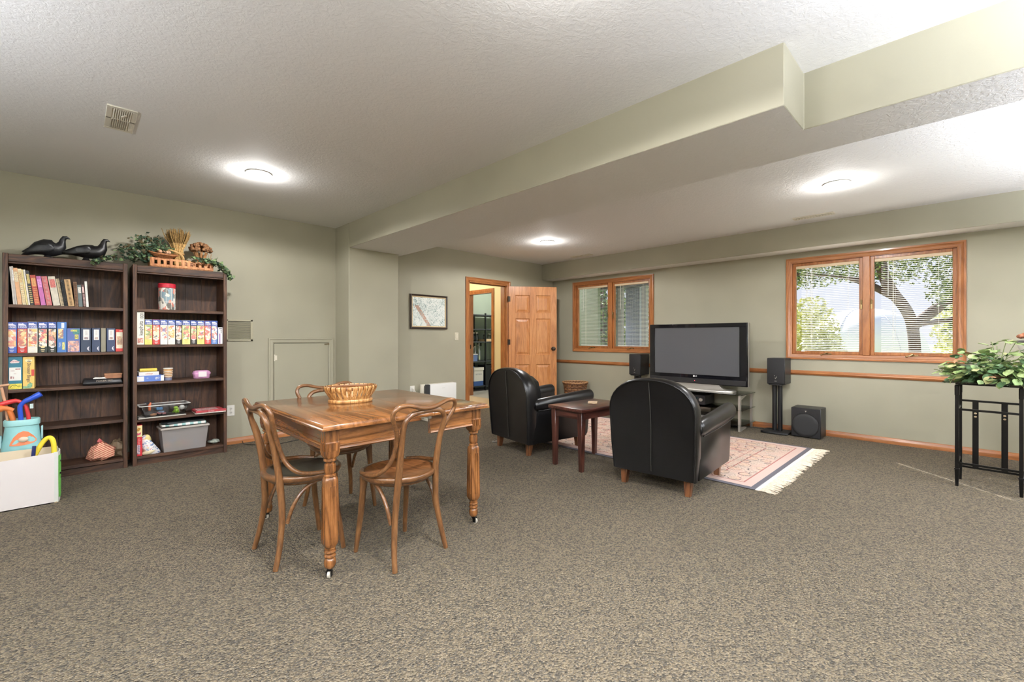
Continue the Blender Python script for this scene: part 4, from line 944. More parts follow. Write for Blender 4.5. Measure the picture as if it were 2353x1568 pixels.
# ------------------------------------------------------------------ plant table at right
t = thing('plant_table', 'black metal folding table with glass top under the leafy plant', 'table', (5.105, -.125, 0), R(-3.6))
PH, ax_, ay_ = .83, .135, .168
BK = BLKMETAL
def rod(g, a, b, r=.008, n=8): return g.tube([a, b], r, n)
G().box(-.235, .235, -.242, .242, PH-.010, PH).obj('glass_top', M['shelfglass'], t, bevel=.002)
g = G(); 
for s in (-1, 1): g.box(-ax_, ax_, s*ay_-.009, s*ay_+.009, PH-.028, PH-.010); g.box(s*ax_-.009, s*ax_+.009, -ay_, ay_, PH-.028, PH-.010)
g.obj('top_frame', BK, t, bevel=.003)
for sx_ in (-1, 1):
    for sy_ in (-1, 1):
        x, y = sx_*ax_, sy_*ay_; g = G(); g.box(x-.011, x+.011, y-.011, y+.011, .12, PH-.03); g.obj('leg', BK, t, bevel=.003)
        g = G(); b, a = .009, .013; g.hexa([(x-b, y-b, 0), (x+b, y-b, 0), (x+b, y+b, 0), (x-b, y+b, 0), (x-a, y-a, .135), (x+a, y-a, .135), (x+a, y+a, .135), (x-a, y+a, .135)]); g.obj('foot', BK, t, bevel=.002)
        G().box(x-.015, x+.015, y-.015, y+.015, .130, .142).obj('collar', BK, t, bevel=.002)
        g = G(); g.box(x-.016, x+.016, y-.013, y+.013, PH-.115, PH-.03); g.obj('bracket', BK, t, bevel=.006)
for x, zs_ in ((-ax_, (.608, .185)), (ax_, (.655, .110))):
    for z in zs_: G().box(x-.006, x+.006, -ay_, ay_, z-.008, z+.008).obj('rail', BK, t)
for y in (-.080, .080):
    x = ax_; G().box(x-.005, x+.003, y-.018, y+.018, .110, .660).obj('splat', BK, t, bevel=.003)
    g = G()
    for z in (.555, .528): g.sphere((x-.006, y, z), (.003, .009, .007), 10, 6)
    g.obj('medallion', plain((206, 184, 150), .4, .3), t, label='pale inlaid medallions')
for y in (-ay_, ay_):
    for z in (.608, .185): G().box(-ax_, ax_, y-.006, y+.006, z-.008, z+.008).obj('rail', BK, t)
# leafy plant
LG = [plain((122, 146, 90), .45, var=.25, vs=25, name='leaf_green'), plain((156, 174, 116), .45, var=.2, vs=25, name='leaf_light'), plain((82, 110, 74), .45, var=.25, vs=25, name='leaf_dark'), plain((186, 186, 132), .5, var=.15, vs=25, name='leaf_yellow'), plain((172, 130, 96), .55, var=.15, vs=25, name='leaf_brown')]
def leafmesh(name, L, W_, m, curl=.25):
    g = G(); prof = [(0, .05), (.12, .55), (.3, .95), (.5, 1.0), (.7, .82), (.88, .42), (1, .03)]
    vs = []
    for u, w in prof:
        x = u*L; z = -curl*L*u*u*.6
        for s in (-1, 0, 1): vs.append((x, s*w*W_/2, z+abs(s)*W_*.10))
    fs = []
    for k in range(len(prof)-1):
        for s in range(2): fs.append((k*3+s, k*3+s+1, k*3+s+4, k*3+s+3))
    me = bpy.data.meshes.new(name); me.from_pydata(vs, [], fs); me.materials.append(m); me.polygons.foreach_set('use_smooth', [True]*len(fs)); return me
leaves = [leafmesh('leaf', .048, .042, LG[0]), leafmesh('leaf', .055, .046, LG[1]), leafmesh('leaf', .050, .044, LG[2]), leafmesh('leaf', .056, .040, LG[3]), leafmesh('leaf', .075, .032, LG[4], .1)]
t = thing('leafy_plant', 'sprawling green leafy plant in a low bowl on the glass topped table', 'plant', (5.03, -.165, PH))
G().lathe([(.06, 0), (.095, .03), (.105, .06), (.100, .062), (.085, .035), (.01, .03)], 24).obj('bowl', plain((96, 72, 52), .5), t)
rnd = random.Random(11); stems = G(); cnt = 0
fill = G()
def mound():
    az = rnd.uniform(0, 2*PI); el = math.asin(rnd.uniform(-.02, .97)); k = rnd.uniform(.72, 1.04)
    lump = 1+.16*math.sin(3*az+1.3)+.10*math.sin(5*az); d = Vector((math.cos(az)*math.cos(el)*.215, math.sin(az)*math.cos(el)*.298, .02+.232*math.sin(el)))*k*lump
    d.z = max(.014, d.z); return d, az, el
for i in range(60):
    d, az, el = mound(); stems.tube(bez([(0, 0, .045), (d.x*.4, d.y*.4, .06+d.z*.5), (d.x*.8, d.y*.8, d.z*.95+.01), tuple(d)], 3), .0024, 5)
while cnt < 270:
    d, az, el = mound(); c = rnd.choices(range(5), (34, 27, 22, 13, 3))[0]; sc = rnd.uniform(.85, 1.35)
    o = put('leaf', leaves[c], t, tuple(d), (rnd.uniform(-.7, .7), rnd.uniform(-.15, 1.0)-el*.5, az+rnd.uniform(-.9, .9))); o.scale = (sc, sc, sc); cnt += 1
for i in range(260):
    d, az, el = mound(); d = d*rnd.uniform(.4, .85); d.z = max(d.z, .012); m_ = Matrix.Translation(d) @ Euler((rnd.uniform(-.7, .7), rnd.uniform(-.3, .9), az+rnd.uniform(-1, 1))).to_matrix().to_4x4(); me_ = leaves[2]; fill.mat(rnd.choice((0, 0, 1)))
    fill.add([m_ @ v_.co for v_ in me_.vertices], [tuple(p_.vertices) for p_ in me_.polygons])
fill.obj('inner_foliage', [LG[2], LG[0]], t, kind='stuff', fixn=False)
for (dx, dy, h) in ((.0, -.05, .325), (.02, -.10, .315), (-.05, .03, .26), (.02, -.20, .28), (-.02, .22, .13), (-.05, .27, .10), (-.06, .31, .075)):
    P = bez([(0, 0, .05), (dx*.6, dy*.6, .6*h+.03), (dx, dy, h)], 4); stems.tube(P, .0024, 5)
    for k in range(4):
        if cnt < 298: put('leaf', leaves[1 if k < 3 else 3], t, (dx, dy, h-.008*k), (rnd.uniform(-.5, .5), rnd.uniform(-.6, .3), k*1.6+rnd.uniform(0, 1))); cnt += 1
# long shoot toward the window
P = bez([(0, .05, .06), (-.02, .18, .09), (-.02, .30, .075), (-.02, .335, .055)], 4); stems.tube(P, .0026, 5)
stems.obj('stems', plain((110, 128, 72), .5), t, ang=80)
# white pedestal with pot and dried flowers at the edge of the frame
t = thing('white_pedestal', 'white square pedestal at the right edge behind the plant table', 'pedestal', (5.60, -.535, 0), 0)
G().box(-.17, .17, -.19, .19, .04, 1.00).obj('shaft', WHITE, t, bevel=.004); G().box(-.19, .19, -.21, .21, 1.00, 1.03).obj('top', WHITE, t, bevel=.004); G().box(-.19, .19, -.21, .21, 0, .04).obj('plinth', WHITE, t, bevel=.004)
t = thing('flower_pot', 'white pot with brown dried flowers at the right edge', 'pot', (5.60, -.475, 1.03))
G().lathe([(.12, 0), (.17, .05), (.185, .10), (.178, .102), (.15, .06), (.01, .05)], 28).obj('pot', WHITE, t)
G().lathe([(.180, .098), (.187, .108), (.180, .120), (.16, .120), (.01, .11)], 28).obj('rim_band', plain((70, 68, 70), .35), t)
g = G(); rnd = random.Random(5)
for i in range(60):
    a = rnd.uniform(0, 2*PI); r = rnd.uniform(0, .175); z = .12+rnd.uniform(0, .10)*(1-r/.2)+.02; c = (r*math.cos(a), r*math.sin(a), z); g.sphere(c, (.024, .024, .018), 7, 4); g.tube([(c[0]*.4, c[1]*.4, .12), c], .003, 4)
g.obj('dried_flowers', plain((150, 96, 70), .8, var=.3, vs=60), t, ang=80)
# ------------------------------------------------------------------ bookcases
BF, BBK = 5.304, 5.622
def bookcase(label, x0, x1, shelves, skip=()):
    t = thing('bookcase', label, 'bookcase', (x0, BF, 0), group='dark walnut bookcases'); w = x1-x0; d = BBK-BF; st_ = .030
    for a, b in ((0, st_), (w-st_, w)): G().box(a, b, 0, d, 0, 1.842).obj('side_panel', M['walnutZ'], t, bevel=.002)
    G().box(st_, w-st_, .006, d, 1.785, 1.805).obj('top_panel', M['walnutX'], t)
    g = G(); g.box(st_, w-st_, .002, .022, 1.762, 1.838); g.box(st_, w-st_, -.004, .006, 1.775, 1.781); g.obj('top_rail', M['walnutX'], t, bevel=.003)
    g = G(); g.box(st_, w-st_, .020, .038, .0, .055); g.obj('kick_board', M['walnutX'], t)
    nb = 5
    for k in range(nb):     # back made of boards with visible joints
        a = st_+k*(w-2*st_)/nb; b = a+(w-2*st_)/nb; G().box(a+.001, b-.001, d-.010, d-.002, .06, 1.80).obj('back_board', M['walnutZ'], t)
    for z in shelves:
        G().box(st_, w-st_, .006, d-.010, z-.013, z+.013).obj('shelf', M['walnutX'], t, bevel=.0015)
    return t
SL = [1.425, 1.035, .745, .426, .075]; SR = [1.425, 1.095, .751, .410, .070]
bookcase('left dark walnut bookcase under the two black bird figures', -.396, .352, SL)
bookcase('right dark walnut bookcase under the dried flower arrangement', .387, 1.124, SR)
# ---- leaning books, top shelf of the left bookcase
PAGES = plain((226, 216, 196), .8, var=.06, vs=400)
BOOKS = [  # px left, px right at the shelf, lean px, height, colour, label colour, kind
 (17.9, 20.4, 0.2, .29, (22, 22, 24), None, 'black book leaning at the left end'),
 (30.2, 34.8, 9.4, .300, (206, 198, 190), None, 'thin grey white book leaning second from left'),
 (35.3, 39.6, 10.4, .303, (196, 188, 180), (240, 236, 230), 'thin pale grey book leaning third from left'),
 (40.5, 51.0, 11.5, .292, (226, 176, 132), (238, 206, 172), 'peach coloured book leaning left'),
 (51.8, 60.2, 12.0, .288, (228, 214, 176), (210, 180, 130), 'cream ribbed book left of thin yellow one'),
 (60.8, 64.6, 12.4, .284, (232, 214, 150), None, 'thin yellow book leaning left'),
 (65.2, 69.4, 12.4, .284, (236, 230, 218), None, 'thin white book leaning beside the black one'),
 (70.2, 78.4, 12.4, .278, (30, 29, 30), (196, 176, 110), 'black book with yellow flecks leaning left'),
 (79.6, 92.6, 11.6, .245, (176, 70, 54), (206, 150, 96), 'red and brown pictorial cookbook leaning left'),
 (94.4, 105.6, 12.2, .238, (196, 112, 176), (222, 150, 206), 'magenta book leaning left'),
 (107.2, 120.4, 13.0, .240, (206, 112, 116), (240, 214, 206), 'pink spiral bound book leaning left'),
 (122.6, 139.0, 13.2, .243, (214, 206, 190), (196, 110, 104), 'wide cream book leaning left'),
 (139.8, 147.6, 12.2, .228, (226, 206, 170), (24, 24, 26), 'cream book with black spiral binding'),
 (148.2, 156.0, 10.0, .220, (26, 27, 30), None, 'black glossy book between two spiral ones'),
 (157.2, 171.6, 10.4, .226, (206, 168, 120), (24, 22, 22), 'tan book with black spiral binding'),
 (172.4, 180.4, 4.5, .210, (142, 104, 76), (206, 180, 140), 'brown book right of the tan spiral one'),
 (181.2, 190.6, 4.5, .186, (92, 104, 104), (206, 204, 196), 'grey green book near the right end of the row'),
 (191.8, 197.6, 5.0, .190, (90, 60, 56), (214, 180, 176), 'short pink and white striped book'),
 (198.2, 204.0, 4.4, .220, (238, 236, 230), None, 'slim white book at right end of row'),
]
BY = 5.328; zb = SL[0]+.0135
for i, (u0, u1, ln, h, col, c2, lab) in enumerate(BOOKS):
    x0, x1 = PX(u0, BY), PX(u1, BY); w = (x1-x0)*.97; th = -math.atan((PX(u0, BY)-PX(u0-ln, BY))/h); cth = math.cos(th)
    hb = h/cth if 0 else h; wt = w*cth
    t = thing('book', lab+', top shelf of left bookcase', 'book', (x0+.0005+(0), BY, zb), group='leaning books on the top shelf', rot=(0, th, 0))
    dp = min(.235, .17+random.uniform(0, .06)); lift = wt*math.sin(-th)*0
    # lower right corner rests on the shelf after the lean
    t.location.z = zb + wt*math.sin(th)*-0 + (wt*math.sin(abs(th)) if th > 0 else 0)
    sk = .002
    g = G(); g.box(0, sk, 0, dp, 0, hb); g.box(wt-sk, wt, 0, dp, 0, hb); g.box(0, wt, -.0005, .0025, 0, hb)
    g.obj('cover', plain(col, .45, var=.08, vs=30), t)
    G().box(sk, wt-sk, .0025, dp-.004, .003, hb-.004).obj('pages', PAGES, t)
    if 'spiral' in lab:
        g = G(); n = 20; xx = wt*.72 if 'cream' in lab else wt*.5
        for k in range(n):
            z = .01+(hb-.02)*k/(n-1); g.tube([(xx+.006*math.cos(a), -.004+.006*math.sin(a), z) for a in [2*PI*q/8 for q in range(8)]], .0016, 5, closed=True, up=(0, 0, 1))
        g.obj('spiral_binding', plain((232, 226, 218), .4) if 'pink' in lab else plain((24, 24, 26), .4), t, ang=80)
    elif c2:
        g = G(); g.box(wt*.12, wt*.88, -.0012, -.0004, hb*.62, hb*.90)
        if i in (4, 7, 8, 17):
            for k in range(9): g.box(wt*.12, wt*.88, -.0012, -.0004, hb*(.06+.058*k), hb*(.085+.058*k))
        g.obj('spine_print', plain(c2, .5, var=.2, vs=120), t)
def carton(name, label, x0, x1, y0, dp, z0, h, face_mats, cat='box', group=None, rz=0, deco=None, sidecol=None):
    """upright printed carton: body with a printed front made of flat colour fields"""
    t = thing(name, label, cat, ((x0+x1)/2, y0, z0), rz, group); w = (x1-x0); a = w/2
    G().box(-a, a, 0, dp, 0, h).obj('carton', face_mats[0], t, bevel=.0012)
    if deco: deco(t, a, h)
    return t
# ---- puzzle boxes
PAL = [[(206, 60, 50), (240, 226, 210), (226, 150, 100), (240, 200, 120), (70, 70, 110), (222, 120, 110)],
       [(206, 70, 44), (240, 216, 150), (180, 60, 40), (226, 160, 90), (120, 110, 100), (236, 226, 206)],
       [(240, 226, 180), (216, 90, 50), (236, 190, 90), (250, 244, 230), (150, 60, 60), (240, 170, 80)],
       [(240, 200, 100), (250, 246, 236), (90, 90, 100), (236, 210, 140), (206, 70, 80), (240, 226, 200)],
       [(226, 206, 190), (206, 70, 50), (240, 236, 226), (80, 60, 60), (236, 190, 130), (206, 110, 90)],
       [(240, 190, 120), (246, 226, 180), (226, 130, 90), (120, 150, 60), (206, 80, 90), (250, 240, 220)],
       [(240, 180, 80), (246, 230, 190), (60, 70, 60), (206, 60, 60), (226, 150, 90), (250, 244, 230)],
       [(206, 90, 80), (240, 226, 226), (110, 90, 150), (246, 230, 190), (226, 130, 100), (250, 246, 240)]]
NAVYB = plain((60, 86, 160), .35); PUZW = plain((248, 246, 250), .4)
def puzzle(label, u0, u1, z0, ztop, main, pal, num, group, y0=5.322, light=None):
    x0, x1 = PX(u0, y0), PX(u1, y0); h = ztop-z0
    def deco(t, a, h):
        e = -.0006
        G().box(-a*.99, a*.99, e, -.0001, h*.785, h*.995).obj('header_band', NAVYB, t)
        G().box(-a*.84, a*.84, e-.0002, -.0001, h*.20, h*.765).obj('collage_print', collage('puzzle_collage', PAL[pal % 8], 30, pal*1.7+u0), t)
        g = G(); e2 = e-.0004; pts = [(-a*.80, h*.885), (a*.80, h*.885), (a*.78, h*.905), (a*.35, h*.93), (a*.15, h*.965), (-a*.1, h*.95), (-a*.75, h*.955)]
        g.prism(pts, e2, e, 'Y'); g.obj('mountain_logo', plain((236, 232, 246), .4), t, smooth=False)
        g = G(); text(g, num, h*.082, faceNY(0, e2-.0002, h*.833), 1.0 if len(num) == 3 else .95); sx = (a*1.62)/max(1e-4, max(p[0] for p in g.v)-min(p[0] for p in g.v)); g.v = [(p[0]*sx, p[1], p[2]) for p in g.v]; g.obj('numerals', PUZW, t, smooth=False)
        g = G(); g.prism([(-a*.55, h*.20), (-a*.7, h*.215), (a*.7, h*.215), (a*.55, h*.20), (a*.3, h*.155), (-a*.3, h*.155)], e2, e, 'Y'); g.box(-a*.42, a*.42, e2, e, h*.085, h*.108); g.box(-a*.30, a*.30, e2, e, h*.04, h*.055); g.obj('lower_print', plain(light or (236, 232, 230), .4), t)
    return carton('puzzle_box', label, x0+.0004, x1-.0004, y0, .205, z0, h, [plain(main, .4)], 'puzzle box', group, deco=deco)
z2 = SL[1]+.0135; gA = 'puzzle boxes on the left bookcase'
puzzle('blue puzzle box at the left end of the left bookcase', 15, 38.8, z2, 1.296, (72, 100, 186), 0, '1000', gA)
puzzle('red puzzle box second in the row on the left bookcase', 39.4, 62.6, z2, 1.298, (190, 48, 44), 1, '1000', gA)
puzzle('white puzzle box third in the row on the left bookcase', 63.2, 86.4, z2, 1.302, (244, 240, 226), 2, '1000', gA)
puzzle('dark green puzzle box fourth in the row on the left bookcase', 87.2, 109.6, z2, 1.303, (30, 42, 36), 3, '500', gA, light=(240, 222, 170))
puzzle('dark green puzzle box fifth in the row on the left bookcase', 110.2, 130, z2, 1.304, (28, 38, 34), 4, '1000', gA)
def deco_blue(t, a, h):
    G().box(-a*.78, a*.30, -.001, -.0002, h*.46, h*.78).obj('collage_print', collage('print_a', PAL[1], 34, 3.1), t)
    G().box(-a*.10, a*.50, -.001, -.0002, h*.80, h*.97).obj('title_panel', plain((236, 240, 246), .4), t)
    g = G(); g.box(a*.05, a*.62, -.001, -.0002, h*.09, h*.34); g.obj('yellow_panel', plain((236, 216, 130), .4, var=.3, vs=160), t)
    g = G(); text(g, 'Puzzle', .016, faceNY(-a*.45, -.0012, h*.25, PI/2)); text(g, '300', .022, faceNY(a*.2, -.0014, h*.885, PI/2)); g.obj('lettering', plain((226, 232, 246), .4), t, smooth=False)
carton('game_box', 'tall light blue box between the puzzle boxes and the wide box', PX(131, 5.33)+.0004, PX(153, 5.33), 5.33, .20, z2, 1.304-z2, [plain((74, 122, 190), .4)], deco=deco_blue)
def deco_coral(t, a, h):
    G().box(-a*.86, a*.86, -.001, -.0002, h*.03, h*.48).obj('collage_print', collage('print_b', [(226, 150, 140), (110, 80, 110), (206, 130, 110), (236, 190, 170), (130, 110, 150)], 34, 5.3), t)
    G().box(-a*.1, a*.9, -.001, -.0002, h*.76, h*.97).obj('green_field', plain((70, 128, 120), .4, var=.2, vs=60), t)
    g = G(); g.box(-a*.45, a*.55, -.0014, -.0009, h*.87, h*.94); g.box(a*.18, a*.76, -.0014, -.0004, h*.55, h*.74); g.obj('yellow_panel', plain((238, 216, 120), .4, var=.2, vs=120), t)
    g = G(); text(g, '3D', .022, faceNY(a*.46, -.0018, h*.645, PI/2)); text(g, 'reef puzzle', .009, faceNY(a*.05, -.0018, h*.905)); g.obj('lettering', plain((96, 96, 70), .4), t, smooth=False)
carton('game_box', 'wide blue and coral coloured box left of the navy binders', PX(154, 5.335), PX(184, 5.335), 5.335, .20, z2, 1.252-z2, [plain((92, 112, 176), .4)], deco=deco_coral)
def binder(label, u0, u1, col, lab, y0=5.335, dots=True, pic=None):
    x0, x1 = PX(u0, y0), PX(u1, y0); h = 1.256-z2; t = thing('binder', label, 'binder', ((x0+x1)/2, y0, z2), group='binders on the left bookcase'); a = (x1-x0)/2-.0006
    g = G(); g.box(-a, a, 0, .004, 0, h); g.box(-a, -a+.003, 0, .23, 0, h); g.box(a-.003, a, 0, .23, 0, h); g.obj('cover', plain(col, .5, bmp=.1, bs=400), t, bevel=.001)
    G().box(-a+.005, a-.005, .02, .215, .004, h-.012).obj('pages', PAGES, t)
    if lab:
        G().box(-a*.52, a*.66, -.0012, -.0002, h*.50, h*.94).obj('spine_label', plain((244, 242, 240), .5), t)
        g = G()
        if pic: g.box(-a*.30, a*.40, -.0018, -.0011, h*.53, h*.62)
        for k in range(2): g.box(-a*.05+k*a*.2, a*.02+k*a*.2, -.0018, -.0011, h*.70, h*.90)
        g.obj('label_print', collage('label_print', [(150, 90, 90), (90, 80, 110), (200, 180, 170)], 60, u0) if pic else plain((200, 194, 186), .5), t)
        g = G(); g.prism([(a*.62, h*.04), (a*.30, h*.10), (a*.20, h*.14), (a*.30, h*.19), (a*.62, h*.235), (a*.66, h*.20), (a*.48, h*.16), (a*.66, h*.13), (a*.48, h*.11), (a*.66, h*.08)], -.0014, -.0004, 'Y'); g.obj('emblem', plain((232, 230, 238), .4), t, smooth=False)
binder('navy binder with plain white label, left of the three', 185, 209.6, (50, 62, 84), True, pic=True)
binder('navy binder with white label and dark picture, middle one', 210.6, 231, (52, 64, 92), True, pic=True)
binder('grey cloth covered binder between two navy binders', 231.4, 243.6, (142, 136, 118), False)
binder('navy binder with pink edged label at the right', 244.4, 265.2, (54, 66, 98), True, pic=True)
def deco_red(t, a, h):
    G().box(-a*.85, a*.82, -.001, -.0002, h*.14, h*.87).obj('cream_field', plain((242, 234, 210), .4), t)
    G().box(-a*.62, a*.70, -.0016, -.0008, h*.30, h*.68).obj('collage_print', collage('print_c', [(150, 96, 60), (206, 160, 110), (236, 216, 180), (110, 120, 70), (190, 120, 80)], 40, 1.3), t)
    g = G(); text(g, '500', .012, faceNY(a*.3, -.0014, h*.93)); text(g, 'harvest', .009, faceNY(0, -.0018, h*.78)); g.obj('lettering', plain((240, 226, 220), .4), t, smooth=False)
carton('game_box', 'red and cream box at the right end beside the binders', PX(265.8, 5.335), PX(283.4, 5.335), 5.335, .20, z2, 1.248-z2, [plain((206, 62, 56), .4)], deco=deco_red)
# ---- second shelf, right bookcase
z2r = SR[1]+.0135; gB = 'puzzle boxes on the right bookcase'
carton('magazine', 'thin cream booklet at the left end of the right bookcase row', PX(310.4, 5.33), PX(313.8, 5.33), 5.33, .21, z2r, .290, [plain((232, 218, 180), .5)], 'booklet')
def deco_word(t, a, h):
    g = G(); text(g, 'keepfruits', .040, faceNY(a*.16, -.0008, h*.50, PI/2), .82); text(g, '1000', .036, faceNY(a*.38, -.0008, h*.86, PI/2), .82); g.obj('lettering', plain((58, 56, 54), .5), t, smooth=False)
    G().box(-a*.80, a*.72, -.0010, -.0002, h*.045, h*.205).obj('picture_print', collage('print_d', [(206, 90, 80), (240, 216, 200), (150, 60, 50), (236, 180, 150)], 55, 2.2), t)
carton('puzzle_box', 'tall white puzzle box with vertical black lettering', PX(314.4, 5.322), PX(331.6, 5.322), 5.322, .21, z2r, .302, [plain((246, 243, 234), .45)], 'puzzle box', deco=deco_word)
RP = [(332.6, 349.8, (244, 228, 120), 5, 'yellow puzzle box first of the row'), (350.4, 367.6, (204, 66, 60), 6, 'red puzzle box second of the row'), (368.2, 385.2, (246, 242, 240), 7, 'white puzzle box third of the row'), (385.8, 402.4, (250, 248, 236), 2, 'white puzzle box fourth of the row'), (403, 418.2, (40, 34, 30), 4, 'black puzzle box fifth of the row'), (418.8, 437.2, (248, 238, 150), 5, 'yellow puzzle box sixth of the row'), (437.8, 452.4, (46, 42, 38), 5, 'black puzzle box seventh of the row'), (453, 470, (246, 234, 140), 3, 'yellow puzzle box eighth of the row'), (470.6, 484.8, (216, 84, 78), 7, 'red puzzle box ninth of the row'), (485.4, 499.8, (104, 140, 206), 7, 'blue puzzle box at the right end of the row')]
for u0, u1, col, pal, lab in RP: puzzle(lab+' on the right bookcase', u0, u1, z2r, 1.343, col, pal, '1000', gB, light=(226, 206, 120) if 'yellow' in lab else None)
def deco_dom(t, a, h):
    G().box(-a*.5, a*.0, -.001, -.0002, h*.02, h*.62).obj('purple_stripe', plain((170, 130, 190), .5), t)
    g = G(); text(g, 'cards', .016, faceNY(a*.35, -.0008, h*.75, PI/2)); g.box(-a*.6, a*.8, -.001, -.0002, h*.90, h*.935); g.obj('lettering', plain((50, 50, 54), .5), t, smooth=False)
carton('card_box', 'small white and purple box beside the last puzzle box', PX(501, 5.34), PX(511.5, 5.34), 5.34, .15, z2r, .170, [plain((240, 238, 240), .45)], 'box', deco=deco_dom)
# ---- jar on the right bookcase
t = thing('storage_jar', 'round tin with red lid and printed label on the top right shelf', 'tin', (PX(383.5, 5.44), 5.44, SR[0]+.0135))
G().lathe([(.064, 0), (.066, .004), (.066, .212), (.060, .218)], 36).obj('body', collage('tin_print', [(236, 230, 220), (206, 70, 60), (240, 236, 230), (110, 150, 170), (226, 120, 100), (60, 56, 54)], 20, .6, .7), t)
g = G(); g.lathe([(.0668, .075), (.0668, .079)], 36, cap=False)
for k in range(5): a = -2.4+k*.62; g.obox((.0668*math.cos(a), .0668*math.sin(a), .108), (.003, .003, .200), (0, 0, a))
g.obj('label_lines', plain((244, 240, 230), .5), t)
G().lathe([(.066, .214), (.070, .216), (.070, .250), (.066, .256), (.002, .257)], 36).obj('lid', plain((196, 38, 58), .4), t, ang=30)
# ---- third shelf, left bookcase
z3 = SL[2]+.0135
def deco_teal(t, a, h):
    G().box(-a*.95, a*.95, -.001, -.0002, h*.01, h*.175).obj('yellow_band', plain((236, 214, 90), .4, var=.12, vs=60), t)
    g = G(); g.box(-a*.70, a*.82, -.0012, -.0002, h*.27, h*.67); g.obj('white_panel', plain((246, 246, 242), .4), t)
    g = G(); g.box(a*.1, a*.75, -.0018, -.0011, h*.60, h*.635); g.box(-a*.55, -a*.3, -.0018, -.0011, h*.33, h*.40); g.box(-a*.2, -a*.08, -.0018, -.0011, h*.33, h*.39); g.box(-a*.5, a*.0, -.0018, -.0011, h*.56, h*.575); g.box(-a*.1, a*.2, -.0018, -.0011, h*.47, h*.48); g.obj('panel_print', plain((150, 110, 110), .5, var=.4, vs=80), t)
    g = G(); g.prism([(-a*.62, h*.82), (-a*.45, h*.80), (a*.50, h*.805), (a*.68, h*.84), (a*.35, h*.875), (0, h*.91), (-a*.2, h*.905)], -.0014, -.0004, 'Y'); g.obj('logo_plate', plain((240, 226, 226), .4), t, smooth=False)
    g = G(); text(g, 'Carter', .017, faceNY(0, -.0018, h*.850)); g.obj('logo', plain((186, 70, 90), .4), t, smooth=False)
    g = G(); g.tube([(-a*.6, -.001, h*.06), (-a*.3, -.001, h*.13), (a*.1, -.001, h*.135), (a*.4, -.001, h*.09), (a*.7, -.001, h*.10)], .002, 5); g.obj('line_print', plain((70, 90, 40), .5), t)
carton('game_box', 'teal game box with white panel and yellow base on the left bookcase', PX(15.6, 5.325), PX(51.4, 5.325), 5.325, .20, z3, .262, [plain((46, 116, 138), .4, var=.12, vs=12)], deco=deco_teal)
def deco_yel(t, a, h):
    g = G(); text(g, '18', .026, faceNY(a*.05, -.0012, h*.880, -PI/2)); text(g, 'Dinosaur Bingo!', .0265, faceNY(a*.05, -.0012, h*.50, -PI/2), .93); g.obj('lettering', plain((72, 44, 60), .5), t, smooth=False)
    g = G(); g.prism([(.62*a*math.cos(q*PI/8)-.0*a, h*.885+.05*h*math.sin(q*PI/8)) for q in range(16)], -.0009, -.0003, 'Y'); g.obj('number_disc', plain((246, 236, 190), .4), t)
    G().box(a*.48, a*.98, -.001, -.0003, h*.40, h*.60).obj('red_seal', plain((206, 80, 66), .45), t)
    g = G(); g.prism([(-a*.95, h*.01), (a*.3, h*.015), (a*.62, h*.07), (a*.66, h*.16), (a*.3, h*.19), (-a*.1, h*.15), (-a*.3, h*.08), (-a*.95, h*.085)], -.0012, -.0004, 'Y'); g.obj('green_print', plain((126, 166, 130), .5, var=.25, vs=80), t, smooth=False)
carton('game_box', 'yellow bingo game box with vertical lettering on the left bookcase', PX(52.4, 5.325), PX(79, 5.325), 5.325, .20, z3, .258, [plain((240, 206, 120), .45, var=.05, vs=10)], deco=deco_yel)
x0, x1 = PX(190, 5.30), .315
t = thing('game_case', 'flat black game case overhanging the shelf of the left bookcase', 'case', ((x0+x1)/2, 5.405, z3)); a = (x1-x0)/2
g = G(); g.loft([[(-a, -.115, .004), (a, -.115, .004), (a, .14, .004), (-a, .14, .004)], [(-a, -.125, .02), (a, -.125, .02), (a, .15, .02), (-a, .15, .02)], [(-a+.01, -.105, .052), (a-.01, -.105, .052), (a-.01, .14, .052), (-a+.01, .14, .052)]]); g.obj('case', plain((30, 30, 33), .35), t, bevel=.003)
g = G(); text(g, 'POKER SET', .022, Matrix.Translation((.01, -.1165, .036)) @ Matrix.Rotation(R(58), 4, 'X')); g.obj('lettering', plain((150, 140, 128), .4), t, smooth=False)
t = thing('wooden_box', 'small brown cardboard box on the black game case', 'box', (PX(260, 5.36), 5.38, z3+.052)); G().box(-.058, .058, -.04, .04, 0, .040).obj('box', plain((150, 102, 72), .6, var=.1), t, bevel=.002); G().box(-.060, .060, -.042, .042, .030, .043).obj('lid', plain((168, 120, 88), .6, var=.1), t, bevel=.002)
t = thing('paper_slip', 'crumpled white paper slip on the black game case', 'paper', (PX(229, 5.36), 5.36, z3+.053)); g = G(); g.loft([[(-.045, -.02, .0), (.045, -.022, .0), (.04, .025, .002), (-.04, .02, .002)], [(-.04, -.016, .008), (.03, -.02, .012), (.036, .02, .006), (-.03, .018, .012)]]); g.obj('paper', WHITE, t, smooth=False)
